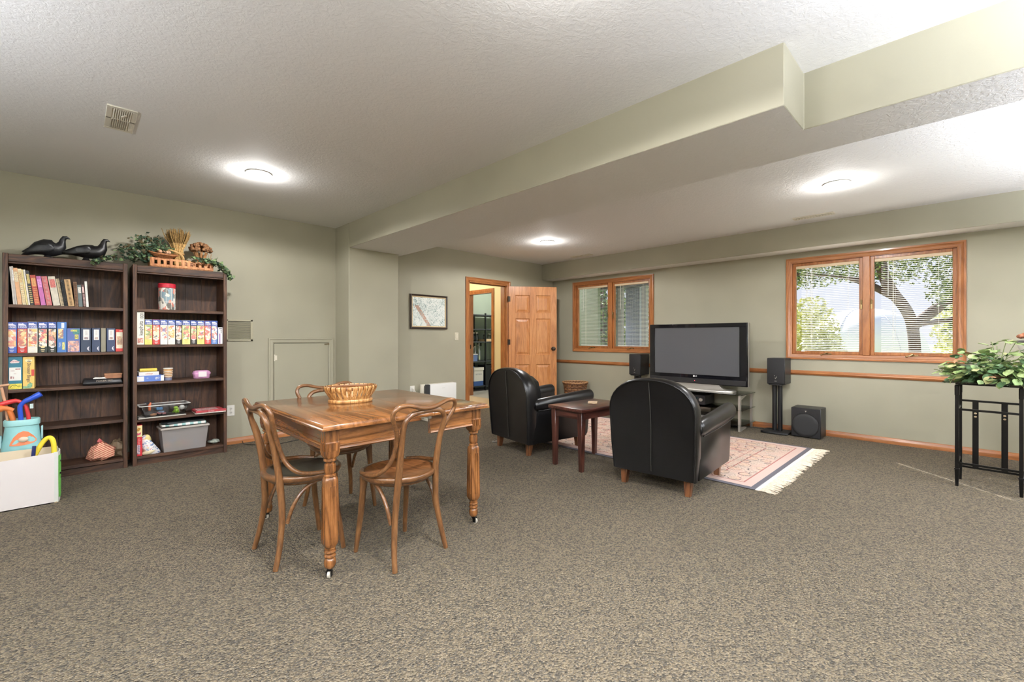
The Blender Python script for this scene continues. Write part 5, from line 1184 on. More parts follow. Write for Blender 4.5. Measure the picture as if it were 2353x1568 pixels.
# ---- bottom shelf, left bookcase: crumpled bags
def crumple(g, c, size, seed, n=10, m=7, top=.5, amp=.16):
    rr = random.Random(seed); base = len(g.v); g.sphere((0, 0, 0), 1.0, n, m)
    for i in range(base, len(g.v)):
        x, y, z = g.v[i]; k = 1+rr.uniform(-amp, amp); tp = 1-(top*max(0, z)); g.v[i] = (c[0]+x*k*tp*size[0], c[1]+y*k*tp*size[1], c[2]+max(-.92, z*k)*size[2])
    return g
t = thing('striped_bag', 'crumpled red and cream striped paper bag on the bottom left shelf', 'bag', (PX(236, 5.36), 5.385, SL[4]+.0135))
m, nt, b_ = newmat('striped_paper'); v = coords(nt, (1, 1, 1), (0, .9, .0)); wv = N(nt, 'ShaderNodeTexWave'); wv.inputs['Scale'].default_value = 24; nt.links.new(v, wv.inputs[0]); nt.links.new(ramp(nt, wv.outputs[0], [(.5, (232, 196, 160)), (.62, (186, 84, 76))]), b_.inputs['Base Color']); b_.inputs['Roughness'].default_value = .7
crumple(G(), (-.01, 0, .075), (.10, .075, .085), 3, 12, 9, .75, .2).obj('bag', m, t, ang=20); crumple(G(), (-.02, 0, .170), (.02, .02, .02), 5, 8, 5).obj('twisted_top', plain((190, 90, 90), .6), t, ang=20)
t = thing('plastic_bag', 'thin brownish plastic bag beside the striped bag', 'bag', (PX(270, 5.42), 5.47, SL[4]+.0135)); crumple(G(), (0, 0, .07), (.075, .06, .078), 8, 12, 8, .1, .25).obj('bag', plain((128, 108, 84), .35), t, ang=20)
# ---- third shelf, right bookcase
z3r = SR[2]+.0135
def deco_flat(t, a, h):
    G().box(-a*.98, -a*.42, -.001, -.0002, h*.08, h*.92).obj('white_panel', plain((244, 244, 248), .4), t); G().box(a*.76, a*.99, -.001, -.0002, h*.02, h*.98).obj('end_panel', plain((246, 246, 246), .4), t)
    g = G(); text(g, 'go', .032, faceNY(a*.52, -.0012, h*.62)); text(g, 'ea', .016, faceNY(-a*.18, -.0012, h*.62)); g.obj('lettering', WHITE, t, smooth=False)
carton('game_box', 'flat blue and white game box under the small white box', PX(311.5, 5.33), PX(377, 5.33), 5.33, .19, z3r, .054, [plain((100, 130, 206), .4)], deco=deco_flat)
def deco_small(t, a, h):
    g = G(); text(g, 'cribbage', .016, faceNY(0, -.0008, h*.5)); g.obj('lettering', plain((196, 110, 100), .5), t, smooth=False)
carton('game_box', 'small white box stacked on the flat blue game box', PX(319, 5.345), PX(365.5, 5.345), 5.345, .15, z3r+.0545, .034, [plain((240, 236, 230), .45)], rz=R(2), deco=deco_small)
t = thing('yellow_pouch', 'yellow rolled pouch on top of the small white box', 'pouch', (PX(341, 5.37), 5.385, z3r+.089)); g = G(); g.tube([(-.066, 0, .016), (-.062, 0, .016), (.062, 0, .016), (.066, 0, .016)], [.008, .0155, .0155, .008], 12, flat=1.7, up=(0, 0, 1)); g.obj('pouch', plain((236, 214, 96), .5), t); G().box(-.05, .05, -.0265, -.0235, .013, .019).obj('zip', plain((206, 180, 70), .4), t)
t = thing('paper_cup', 'striped paper cup right of the stacked boxes', 'cup', (PX(386.5, 5.36), 5.37, z3r)); rc = lambda z: .029+.007*z/.115
g = G(); g.lathe([(rc(z), z) for z in (0, .028)], 28); g.obj('base_band', plain((130, 134, 160), .5), t); G().lathe([(rc(z)+.0003, z) for z in (.028, .11)], 28).obj('cup', plain((206, 160, 110), .5, var=.15, vs=30), t)
g = G()
for z in (.042, .058, .074, .090): g.tube([(rc(z+.006*math.sin(a))*math.cos(a)*1.01, rc(z)*math.sin(a)*1.01, z+.006*math.sin(a)) for a in [2*PI*k/28 for k in range(28)]], .0030, 5, closed=True, up=(0, 0, 1))
g.obj('stripes', plain((238, 232, 220), .5), t, ang=80); G().lathe([(.035, .108), (.0385, .110), (.0385, .116), (.035, .118), (.002, .118)], 28).obj('lid', WHITE, t)
t = thing('lunch_tub', 'pink oval tub with white label on the right bookcase', 'tub', (PX(464, 5.40), 5.42, z3r)); P = lambda k, kz: [(.072*k*math.copysign(abs(math.cos(a))**.6, math.cos(a)), .048*k*math.copysign(abs(math.sin(a))**.6, math.sin(a)), kz) for a in [2*PI*i/28 for i in range(28)]]
PK = plain((206, 150, 190), .4, var=.12, vs=30); G().loft([P(.88, 0), P(.94, .004), P(1, .040), P(1.06, .042), P(1.06, .048)]).obj('tub', PK, t, ang=50); G().loft([P(1.07, .048), P(1.04, .056), P(.9, .072), P(.7, .078)]).obj('lid', PK, t, ang=50)
G().box(-.034, .034, -.0535, -.047, .016, .068).obj('label', plain((240, 232, 234), .5), t)
# ---- fourth shelf, right bookcase
z4r = SR[3]+.0135; cx_ = PX(377, 5.37)
t = thing('bin_lid', 'clear and white plastic lid lying under the clear bin', 'lid', (cx_-.01, 5.40, z4r), R(3)); G().box(-.190, .170, -.10, .12, .001, .010).obj('lid', plain((226, 222, 214), .35), t, bevel=.003); 
g = G(); frame_rect  # noqa
for q in ((-.19, .17, -.10, -.094), (-.19, .17, .114, .12), (-.19, -.184, -.10, .12), (.164, .17, -.10, .12)): g.box(*q, .009, .016)
g.obj('lid_rim', M['clearplastic'], t)
t = thing('clear_bin', 'clear plastic bin of small toys on the right bookcase', 'bin', (cx_, 5.405, z4r+.011), R(3))
def tray(g, w0, d0, w1, d1, h, th=.0025):
    o = [[(-w0, -d0, 0), (w0, -d0, 0), (w0, d0, 0), (-w0, d0, 0)], [(-w1, -d1, h), (w1, -d1, h), (w1, d1, h), (-w1, d1, h)], [(-w1+th, -d1+th, h), (w1-th, -d1+th, h), (w1-th, d1-th, h), (-w1+th, d1-th, h)], [(-w0+th, -d0+th, th), (w0-th, -d0+th, th), (w0-th, d0-th, th), (-w0+th, d0-th, th)]]
    return g.loft(o)
tray(G(), .150, .080, .185, .100, .105).obj('bin', M['clearplastic'], t, smooth=False)
g = G()
for q in ((-.195, .195, -.108, -.098), (-.195, .195, .098, .108), (-.195, -.183, -.108, .108), (.183, .195, -.108, .108)): g.box(*q, .101, .107)
g.obj('rim', plain((232, 230, 226), .3), t)
gt = 'small toys in the clear bin'; bx, by, bz = t.location
def toy(name, label, dx, dy, dz, parts):
    q = thing(name, label, 'toy', (bx+dx, by+dy, bz+dz), random.uniform(-1, 1), gt)
    for nm, gg, mm in parts: gg.obj(nm, mm, q)
toy('toy_frog', 'green toy figure in the clear bin', .095, -.03, .004, [('body', G().sphere((0, 0, .028), (.022, .018, .026), 12, 8), plain((150, 196, 60), .4)), ('head', G().sphere((0, -.006, .056), (.020, .017, .015), 12, 8), plain((176, 214, 80), .4)), ('arm', G().tube([(-.03, -.006, .01), (-.018, 0, .034), (.018, 0, .034), (.03, -.006, .01)], .006, 8), plain((150, 196, 60), .4))])
toy('toy_ball', 'cream toy ball at the back of the clear bin', .11, .03, .004, [('ball', G().sphere((0, 0, .026), .025, 14, 9), plain((226, 214, 190), .5)), ('seam', G().tube([(.0253*math.cos(a), .0253*math.sin(a), .026) for a in [2*PI*i/20 for i in range(20)]], .001, 5, closed=True), plain((170, 150, 120), .5))])
toy('toy_ball', 'white toy ball beside the cream ball in the clear bin', .145, .005, .030, [('ball', G().sphere((0, 0, .024), .023, 14, 9), plain((240, 238, 232), .5)), ('seam', G().tube([(.0233*math.cos(a), .0233*math.sin(a), .024) for a in [2*PI*i/20 for i in range(20)]], .001, 5, closed=True), plain((170, 170, 170), .5))])
toy('toy_car', 'pink toy car in the clear bin', -.02, -.03, .004, [('body', G().box(-.035, .035, -.016, .016, .008, .022), plain((216, 150, 150), .4)), ('cabin', G().box(-.018, .018, -.013, .013, .022, .036), plain((150, 170, 190), .3)), ('wheels', G().lathe([(.008, -.018), (.008, .018)], 10, (-.022, 0, .008), 'Y').lathe([(.008, -.018), (.008, .018)], 10, (.022, 0, .008), 'Y'), BLACK)])
toy('toy_brick', 'blue toy brick in the clear bin', -.03, .03, .045, [('brick', G().box(-.025, .025, -.014, .014, 0, .022), plain((90, 130, 170), .4)), ('studs', G().lathe([(.007, .022), (.007, .027)], 8, (-.012, 0, 0)).lathe([(.007, .022), (.007, .027)], 8, (.012, 0, 0)), plain((90, 130, 170), .4))])
toy('toy_figure', 'orange and black winged toy on the left rim of the clear bin', -.105, .0, .05, [('body', G().tube([(0, 0, 0), (0, 0, .05), (.01, 0, .075)], [.010, .012, .007], 8), plain((206, 110, 70), .5)), ('wing', G().add([(-.05, 0, .085), (0, .01, .05), (.05, -.01, .09), (0, .006, .074), (-.05, .004, .085), (0, .014, .05), (.05, -.006, .09), (0, .01, .074)], [(0, 1, 2, 3), (4, 7, 6, 5), (0, 4, 5, 1), (1, 5, 6, 2), (2, 6, 7, 3), (3, 7, 4, 0)]), plain((40, 44, 54), .5))])
toy('toy_ring', 'peach toy ring on the floor of the clear bin', -.08, -.04, .006, [('ring', G().tube([(.02*math.cos(a), .016*math.sin(a), .008) for a in [2*PI*i/18 for i in range(18)]], .008, 8, closed=True), plain((226, 170, 130), .5))])
for k, (col, dz, lab) in enumerate((((214, 208, 200), 0, 'white magazine at the bottom of the pile on the right bookcase'), ((166, 60, 66), .010, 'red game board box on top of the pile on the right bookcase'))):
    t = thing('magazine' if k == 0 else 'game_box', lab, 'magazine' if k == 0 else 'box', (PX(483, 5.32), 5.385, z4r+dz), R(-2+k*2)); w = .128
    G().box(-w, w, -.115, .12, 0, .009 if k == 0 else .020).obj('cover', plain(col, .5, var=.15, vs=25), t, bevel=.001)
    if k: g = G(); text(g, 'monkeys', .014, faceNY(0, -.1158, .010)); g.obj('lettering', plain((240, 220, 220), .5), t, smooth=False); G().box(-w+.02, w-.06, -.09, .08, .0201, .0207).obj('cover_print', collage('print_e', [(196, 90, 96), (236, 210, 210), (150, 50, 60)], 30, 4.), t)
    else: G().box(-w+.002, w-.002, -.113, .118, .002, .007).obj('pages', PAGES, t)
# ---- bottom shelf, right bookcase
z5r = SR[4]+.0135
def deco_box(t, a, h):
    G().box(-a*.98, a*.98, -.001, -.0002, h*.62, h*.985).obj('cream_field', plain((242, 224, 170), .45), t)
    g = G(); g.prism([(-a*.6, h*.84), (-a*.1, h*.92), (a*.6, h*.90), (a*.4, h*.84), (-a*.2, h*.80)], -.0016, -.0008, 'Y'); g.obj('burger_print', plain((176, 128, 56), .5, var=.3, vs=90), t, smooth=False)
    g = G(); g.prism([(-a*.7, h*.76), (0, h*.73), (a*.7, h*.77), (a*.5, h*.69), (-a*.4, h*.67)], -.0016, -.0008, 'Y'); g.obj('bow_print', plain((186, 70, 100), .5, var=.3, vs=90), t, smooth=False)
    g = G(); g.prism([(-a*.55, h*.08), (a*.35, h*.06), (a*.42, h*.36), (-a*.5, h*.36)], -.0014, -.0006, 'Y'); g.obj('script_plate', plain((236, 214, 222), .45), t, smooth=False)
    g = G(); text(g, 'Yummy', .032, faceNY(-a*.05, -.0018, h*.21, PI/2), .82); g.obj('lettering', plain((52, 60, 110), .5), t, smooth=False)
    g = G(); text(g, 'bingo', .026, faceNY(a*.0, -.0014, h*.48, PI/2)); g.obj('small_lettering', plain((236, 150, 146), .5), t, smooth=False)
carton('game_box', 'red and cream game box standing on the bottom right shelf', PX(310, 5.325), PX(327, 5.325), 5.325, .20, z5r, .285, [plain((200, 44, 56), .45)], deco=deco_box)
t = thing('plush_toy', 'cream and yellow plush toy slumped beside the red game box', 'toy', (PX(341, 5.37), 5.39, z5r))
g = G(); crumple(g, (-.005, 0, .055), (.045, .05, .06), 21, 12, 9, .2, .1); g.obj('body', plain((214, 196, 150), .8, var=.12), t, ang=80); crumple(G(), (-.012, 0, .135), (.036, .04, .045), 22, 12, 9, .1, .08).obj('head', plain((226, 208, 140), .8, var=.1), t, ang=80)
G().tube([(-.04, -.03, .012), (.0, -.05, .018), (.04, -.04, .03)], [.014, .018, .012], 8).obj('paw', plain((226, 214, 180), .8), t); G().tube([(.03, -.03, .05), (.045, -.02, .07)], [.014, .012], 8).obj('scarf', plain((60, 96, 108), .7), t)
t = thing('snack_bag', 'white printed bag leaning against the grey storage bin', 'bag', (PX(372.5, 5.34), 5.345, z5r), rot=(0, R(-33), 0))
m, nt, b_ = newmat('printed_white_bag'); v = coords(nt); n_ = noise(nt, v, 34, 3, .6, 1); nt.links.new(ramp(nt, n_.outputs[0], [(.40, (90, 120, 170)), (.46, (238, 236, 238)), (.60, (246, 244, 244)), (.66, (206, 130, 150))]), b_.inputs['Base Color']); b_.inputs['Roughness'].default_value = .45
g = G(); rings = []
for z, w, th in ((.002, .036, .012), (.02, .046, .030), (.10, .046, .036), (.17, .044, .026), (.205, .040, .010), (.215, .040, .003)): rings.append([(w*x-.045, th*y+.03, z) for x, y in ((-1, -.6), (-.6, -1), (.6, -1), (1, -.6), (1, .6), (.6, 1), (-.6, 1), (-1, .6))])
g.loft(rings).obj('bag', m, t, ang=80); G().box(-.085, -.005, .027, .033, .212, .222).obj('seal', plain((226, 222, 226), .4), t)
sx0, sx1 = PX(366, 5.34), PX(480, 5.34); t = thing('storage_bin', 'grey translucent storage bin of toys on the bottom right shelf', 'bin', ((sx0+sx1)/2, 5.415, z5r), R(1.5))
hw = (sx1-sx0)/2; tray(G(), hw*.84, .085, hw*.95, .100, .225, .003).obj('bin', M['frost'], t, ang=30)
g = G()
for q in ((-hw, hw, -.112, -.098), (-hw, hw, .098, .112), (-hw, -hw*.94, -.112, .112), (hw*.94, hw, -.112, .112)): g.box(*q, .212, .232)
g.obj('rim', plain((190, 182, 176), .4), t, bevel=.004)
gk = 'toys inside the grey storage bin'; rr = random.Random(4)
for k, (nm, col) in enumerate((('orange', (226, 160, 90)), ('blue', (96, 150, 200)), ('yellow', (230, 204, 90)), ('red', (206, 96, 90)), ('tan', (196, 150, 100)), ('pale blue', (150, 180, 210)), ('brown', (150, 110, 80)))):
    o = thing('toy_block', nm+' toy block inside the grey storage bin', 'toy', ((sx0+sx1)/2-hw*.66+k*hw*.22, 5.375+rr.uniform(0, .03), z5r+.05+rr.uniform(0, .05)), rr.uniform(-1, 1), gk, rot=(rr.uniform(-.6, .6), rr.uniform(-.6, .6), rr.uniform(-1, 1)))
    G().box(-.028, .028, -.02, .02, -.02, .02).obj('block', plain(col, .5), o, bevel=.003); G().lathe([(.012, .02), (.012, .026)], 10).obj('stud', plain(col, .5), o)
G().box(-hw*.80, hw*.80, -.078, .08, .004, .034).obj('bottom_liner', plain((150, 142, 140), .6), t)
t = thing('folded_cloth', 'folded white and teal striped cloth on the grey storage bin', 'cloth', ((sx0+sx1)/2, 5.415, z5r+.233), R(1.5))
m, nt, b_ = newmat('striped_cloth'); v = coords(nt); sxx = N(nt, 'ShaderNodeSeparateXYZ'); nt.links.new(v, sxx.inputs[0]); fr_ = math_(nt, 'FRACT', math_(nt, 'MULTIPLY', sxx.outputs[0], 16)); nt.links.new(ramp(nt, fr_, [(0, (240, 240, 236)), (.55, (150, 190, 190))], 'CONSTANT'), b_.inputs['Base Color']); b_.inputs['Roughness'].default_value = .85
g = G(); rings = []
for x in (-hw*.9, -hw*.88, 0, hw*.84, hw*.88):
    k = 1 if abs(x) < hw*.86 else .7; rings.append([(x, y, z) for y, z in ((-.10*k, .004), (-.108*k, .012), (-.10*k, .026*k+.004), (.08, .026*k+.006), (.095, .012), (.08, .0))])
g.loft(rings).obj('cloth', m, t, ang=60); g = G(); g.loft([[(-hw*.95, -.03, .030), (-hw*.7, -.095, .030), (hw*.8, -.09, .030), (hw*.86, .08, .030), (-hw*.8, .09, .030)], [(-hw*.93, -.03, .044), (-hw*.7, -.08, .046), (hw*.78, -.08, .044), (hw*.84, .08, .050), (-hw*.8, .09, .050)]])
g.obj('black_fold', plain((32, 38, 40), .6), t, label='black folded fabric on top')
t = thing('paper_scraps', 'grey green paper scraps beside the grey storage bin', 'paper', (PX(494, 5.40), 5.44, z5r)); crumple(G(), (0, 0, .02), (.055, .05, .022), 31, 10, 6, .1, .3).obj('scraps', plain((150, 156, 146), .6, var=.2, vs=50), t, ang=20); G().obox((.01, -.03, .022), (.06, .02, .004), (0, .15, .2)).obj('card', OFFW, t)
# ------------------------------------------------------------------ on top of the bookcases
TOPZ = 1.842
def bird(label, c, L, rz, style):
    t = thing('bird_figurine', label, 'figurine', c, rz, 'black bird figurines'); m = plain((26, 27, 30), .42, var=.25, vs=30, bmp=.25, bs=120) if style == 0 else plain((22, 21, 22), .38, var=.25, vs=30, bmp=.3, bs=140)
    # sections: x, z, half width, half height
    if style == 0: sec = [(-.140, .010, .006, .005), (-.115, .026, .022, .014), (-.080, .054, .042, .032), (-.042, .080, .056, .056), (0, .092, .062, .072), (.042, .092, .058, .070), (.074, .096, .045, .058), (.092, .120, .030, .036), (.099, .148, .022, .023), (.103, .172, .020, .019), (.113, .190, .021, .018), (.127, .194, .015, .013), (.141, .188, .006, .006), (.150, .183, .001, .001)]
    else: sec = [(-.165, .060, .005, .004), (-.13, .066, .022, .012), (-.09, .074, .040, .026), (-.04, .084, .054, .046), (.01, .088, .060, .060), (.06, .090, .058, .064), (.098, .100, .046, .056), (.118, .132, .030, .036), (.124, .162, .022, .024), (.128, .184, .021, .020), (.138, .202, .021, .018), (.152, .204, .014, .012), (.164, .197, .006, .005), (.172, .193, .001, .001)]
    rings = []; n = 20; k = len(sec)
    for i, (x, z, hw, hh) in enumerate(sec):
        a = sec[max(0, i-1)]; b = sec[min(k-1, i+1)]; T = Vector((b[0]-a[0], 0, b[1]-a[1])).normalized(); U = Vector((-T.z, 0, T.x))
        rings.append([tuple(Vector((x, 0, z)) + Vector((0, 1, 0))*(hw*math.cos(2*PI*j/n)) + U*(hh*math.sin(2*PI*j/n))) for j in range(n)])
    G().loft(rings).obj('body', m, t, ang=70)
    for s in (-1, 1):
        zb = .075 if style == 0 else .085; P = []; g = G(); r_ = []
        for x, z, w, h in ((.055, zb+.012, .004, .022), (.02, zb+.010, .006, .036), (-.04, zb+.002, .006, .032), (-.10, zb-.018, .004, .016), (-.135, zb-.034, .001, .003)):
            yy = {0.055: .050, .02: .060, -.04: .054, -.10: .032, -.135: .016}[x]; r_.append([(x, s*(yy+w*math.cos(2*PI*j/10)), z+h*math.sin(2*PI*j/10)) for j in range(10)])
        g.loft(r_).obj('wing', m, t, ang=70)
    g = G()
    g.lathe([(.034, 0), (.036, .006), (.026, .014), (.018, .03)], 16, (.012, 0, 0)); g.obj('base', m, t)
    return t
bird('black bird figurine with round back at the left end of the left bookcase', (-.165, 5.455, TOPZ), .28, R(-4), 0)
bird('black bird figurine with long straight tail, nearer the ivy', (.070, 5.43, TOPZ), .33, R(-6), 1)
t = thing('slatted_crate', 'small slatted wooden crate on top of the right bookcase', 'crate', (.765, 5.44, TOPZ), 0)
CR_ = wood('crate_pine', (150, 88, 46), (190, 124, 72), (212, 152, 96), 'Z', 3, .5, 0)
W2, D2 = .245, .085
G().box(-W2, W2, -D2, D2, .002, .010).obj('bottom', CR_, t)
for s in (-1, 1):
    for z in (.010, .066): G().box(-W2, W2, s*D2-.006, s*D2+.006, z, z+.020).obj('rail', CR_, t, bevel=.001)
    for k in range(11): x = -W2+.014+k*(2*W2-.028)/10; G().box(x-.012, x+.012, s*(D2+.004)-.003, s*(D2+.004)+.003, .008, .088).obj('slat', CR_, t)
    G().box(s*W2-.006, s*W2+.006, -D2, D2, .008, .088).obj('end_board', CR_, t)
t = thing('wheat_sheaf', 'tied dried wheat sheaf standing in the slatted crate', 'sheaf', (.740, 5.47, TOPZ+.010))
g = G(); rr = random.Random(2); ST = plain((206, 170, 112), .7, var=.2, vs=80); EA = plain((142, 112, 66), .8, var=.3, vs=90); ge = G()
for i in range(150):
    a = rr.uniform(0, 2*PI); r = .046*math.sqrt(rr.random()); x, y = r*math.cos(a), r*math.sin(a); f = 1.0
    P = [(x*1.1, y*1.1, .0), (x*.95, y*.95, .13), (x*.95, y*.95, .19), (x*1.5+.0, y*1.4, .25)]; g.tube(P, .0028, 4)
    k = rr.uniform(1.7, 2.9); ez = rr.uniform(.34, .395)-.6*(abs(x)*1.0)*.5; ge.tube([(x*1.5, y*1.4, .25), (x*(1.5+k)*.5, y*(1.4+k)*.5, .29), (x*k, y*k, ez)], [.0028, .0045, .0022], 4)
g.obj('straw', ST, t, kind='stuff', ang=80); ge.obj('ears', EA, t, kind='stuff', ang=80)
g = G(); g.tube([(.050*math.cos(a), .050*math.sin(a), .150) for a in [2*PI*i/24 for i in range(24)]], .009, 6, closed=True, flat=.4, up=(0, 0, 1)); g.tube(bez([(.0, -.052, .150), (-.05, -.06, .17), (-.09, -.05, .165)], 4), .008, 6, flat=.4); g.tube(bez([(.0, -.052, .150), (.03, -.064, .12), (.04, -.06, .09)], 4), .008, 6, flat=.4); g.obj('raffia_tie', plain((196, 156, 100), .7), t, ang=80)
t = thing('dried_hydrangea', 'bunch of dried brown flower heads in the slatted crate', 'dried flowers', (.925, 5.46, TOPZ+.010)); g = G(); gs = G()
for i in range(150):
    u = rr.uniform(-.25, 1); a = rr.uniform(0, 2*PI); q = math.sqrt(max(0, 1-u*u)); c = (.085*q*math.cos(a)*rr.uniform(.85, 1.1), .070*q*math.sin(a), .215+.062*u*rr.uniform(.8, 1.1)); g.sphere(c, (.017, .016, .013), 6, 4)
for i in range(26): a = rr.uniform(0, 2*PI); gs.tube([(.02*math.cos(a), .02*math.sin(a), .02), (.035*math.cos(a), .03*math.sin(a), .12), (.06*math.cos(a), .05*math.sin(a), .19)], .0035, 4)
g.obj('flower_heads', plain((124, 88, 58), .85, var=.35, vs=70), t, kind='stuff', ang=80); gs.obj('stalks', plain((166, 120, 78), .7, var=.3, vs=60), t, kind='stuff', ang=80)
for k in range(6): a = -1.2+k*.5; G().loft([[(x, y, z) for x, y, z in ((math.cos(a)*.03+w, -.03-math.sin(a)*.02, z0), (math.cos(a)*.03+w+.002, -.03-math.sin(a)*.02-.002, z0), (math.cos(a)*.03+w+.002, -.028-math.sin(a)*.02, z0))] for w, z0 in ((0, .06), (.02+.01*k, .12), (.0+.015*k, .175))]).obj('dry_leaf', plain((176, 132, 88), .7), t)
t = thing('wicker_bowl', 'small shallow wicker bowl of greenery leaning in the slatted crate', 'bowl', (.615, 5.395, TOPZ+.098), rot=(R(14), R(4), 0))
g = G()
for k in range(5): r = .055+.013*k; z = .010*k; g.tube([(r*math.cos(a), r*.8*math.sin(a), z) for a in [2*PI*i/30 for i in range(30)]], .0075, 6, closed=True, up=(0, 0, 1)); g.cur = 0
g.lathe([(.05, -.004), (.052, .002)], 20); g.obj('wicker', plain((158, 104, 66), .6, var=.3, vs=70), t, ang=80)
IVY = [plain((82, 104, 78), .5, var=.3, vs=40, name='ivy_grey'), plain((56, 78, 62), .5, var=.3, vs=40, name='ivy_dark'), plain((118, 140, 96), .5, var=.25, vs=40, name='ivy_light'), plain((104, 92, 66), .6, var=.3, vs=40, name='ivy_brown')]
def ivy_leaf(g, p, s, rot, mi):
    g.mat(mi); m = Matrix.Translation(p) @ Euler(rot).to_matrix().to_4x4()
    pts = [(0, 0), (.25, .42), (.12, .62), (.52, .40), (1, 0), (.52, -.40), (.12, -.62), (.25, -.42)]
    vs = [m @ Vector((x*s, y*s, .12*s*abs(y))) for x, y in pts]+[m @ Vector((.4*s, 0, -.03*s))]
    g.add(vs, [(i, (i+1) % 8, 8) for i in range(8)])
g = G(); rr = random.Random(9)
for i in range(46): a = rr.uniform(0, 2*PI); r = rr.uniform(.0, .07); ivy_leaf(g, (r*math.cos(a), r*.8*math.sin(a), .045+rr.uniform(0, .05)), rr.uniform(.022, .034), (rr.uniform(-.8, .8), rr.uniform(-1, .3), a), rr.choice((0, 2, 2, 0)))
for i in range(5): a = i*1.3; g.mat(4); g.sphere((.04*math.cos(a), -.02+.03*math.sin(a), .058), .016, 8, 6)
g.obj('greenery', IVY+[plain((206, 160, 128), .6)], t, kind='stuff', fixn=False)
t = thing('ivy_garland', 'trailing artificial ivy draped across the tops of both bookcases', 'ivy', (.5, 5.42, TOPZ))
g = G(); gv = G()
paths = [[(.12, .02, .05), (-.02, -.03, .075), (-.14, -.06, .06), (-.25, -.09, .04), (-.33, -.125, .015), (-.37, -.13, -.03)], [(.10, .03, .08), (0, .0, .16), (-.04, .0, .20), (-.06, -.02, .16)], [(.12, .04, .10), (.05, .04, .22), (.0, .03, .27), (-.08, .02, .26)], [(.02, -.04, .06), (-.09, -.06, .12), (-.16, -.07, .15), (-.20, -.06, .10)], [(.15, .04, .15), (.10, .04, .25), (.05, .03, .29)],
         [(.40, -.02, .09), (.48, -.07, .085), (.54, -.11, .07), (.60, -.125, .03), (.635, -.10, -.02), (.66, -.06, -.06)], [(.33, -.07, .09), (.40, -.10, .10), (.47, -.10, .09), (.52, -.09, .11)], [(.55, -.06, .08), (.60, -.05, .02), (.645, -.04, -.03), (.68, -.03, -.045)]]
for pi, P in enumerate(paths):
    B = bez(P, 7); gv.tube(B, .0022, 4)
    for p in B:
        for k in range(4 if pi in (0, 1, 3, 5) else 3):
            s = rr.uniform(.022, .036); ivy_leaf(g, (p.x+rr.uniform(-.024, .024), p.y+rr.uniform(-.022, .012), p.z+rr.uniform(-.02, .022)), s, (rr.uniform(-1.2, 1.2), rr.uniform(-1.2, .6), rr.uniform(0, 2*PI)), rr.choice((0, 0, 1, 1, 2, 3)) if pi < 5 else rr.choice((0, 2, 2, 1)))
for i in range(150): ivy_leaf(g, (rr.gauss(-.02, .055), rr.uniform(-.05, .05), .035+abs(rr.gauss(.05, .05))), rr.uniform(.026, .040), (rr.uniform(-1.2, 1.2), rr.uniform(-1.2, .6), rr.uniform(0, 2*PI)), rr.choice((0, 1, 1, 1, 3)))
for i in range(110): ivy_leaf(g, (rr.gauss(.03, .07), rr.uniform(0, .07), .15+rr.gauss(.03, .055)), rr.uniform(.024, .036), (rr.uniform(-1.2, 1.2), rr.uniform(-1.2, .6), rr.uniform(0, 2*PI)), rr.choice((0, 0, 1, 3)))
g.obj('foliage', IVY, t, kind='stuff', fixn=False); gv.obj('vine', plain((92, 76, 54), .7), t, kind='stuff', ang=80)
# ------------------------------------------------------------------ toys at the lower left
t = thing('toy_bin', 'white cardboard toy bin on the carpet at the left edge', 'bin', (-.32, 4.63, 0))
x0, x1, ya, yb = -.42, .250, -.098, .082
g = G()
def rim(x): return .352-.030*math.sin(PI*min(1, max(0, (x-x0)/(x1-x0))))
nx = 14; th = .005
def wallstrip(g, pts, top):
    for (xa, y_a), (xb, y_b) in zip(pts[:-1], pts[1:]):
        d = Vector((xb-xa, y_b-y_a, 0)).normalized(); nrm = Vector((-d.y, d.x, 0))*th
        za, zb_ = top(xa), top(xb)
        g.hexa([(xa, y_a, 0), (xb, y_b, 0), (xb+nrm.x, y_b+nrm.y, 0), (xa+nrm.x, y_a+nrm.y, 0), (xa, y_a, za), (xb, y_b, zb_), (xb+nrm.x, y_b+nrm.y, zb_), (xa+nrm.x, y_a+nrm.y, za)])
fr_pts = [(x0+(x1-.025-x0)*i/nx, ya) for i in range(nx+1)]; gF = G(); wallstrip(gF, fr_pts, lambda x: .356-.036*max(0, min(1, (.24-x)/.5))**1.2)
gF.obj('front_panel', plain((236, 230, 230), .6), t, ang=60)
side = [(x1-.025, ya), (x1-.006, ya+.012), (x1, ya+.04), (x1+.004, 0), (x1, yb-.03), (x1-.010, yb)]
gS = G(); wallstrip(gS, side, lambda x: .358); gS.obj('side_panel', plain((232, 236, 232), .6), t, ang=60)
gB_ = G(); wallstrip(gB_, [(x1-.010, yb)]+[(x1-.010-(x1-.01-x0)*i/nx, yb) for i in range(1, nx+1)], lambda x: .372); gB_.obj('back_panel', plain((226, 210, 184), .7), t, ang=60)
gL = G(); wallstrip(gL, [(x0, yb), (x0, ya)], lambda x: .36); gL.obj('side_panel', plain((232, 232, 228), .6), t)
G().box(x0, x1-.01, ya, yb, 0, .006).obj('bottom', plain((206, 186, 156), .7), t)
G().box(-.1245, -.1235, ya-.0012, ya-.0002, .004, .335).obj('fold_line', plain((206, 200, 202), .6), t)
g = G(); g.hexa([(x1-.005, ya+.020, .03), (x1+.006, ya+.045, .03), (x1+.008, .035, .03), (x1+.002, .06, .03), (x1-.004, ya+.016, .33), (x1+.006, ya+.045, .33), (x1+.008, .035, .32), (x1+.002, .06, .30)]); g.obj('green_sticker', plain((120, 206, 96), .5, var=.1, vs=30), t, label='green printed sticker')
g = G()
for z, y in ((.285, -.05), (.20, -.062), (.16, -.02)): g.sphere((x1+.006, y, z), (.004, .010, .008), 8, 5)
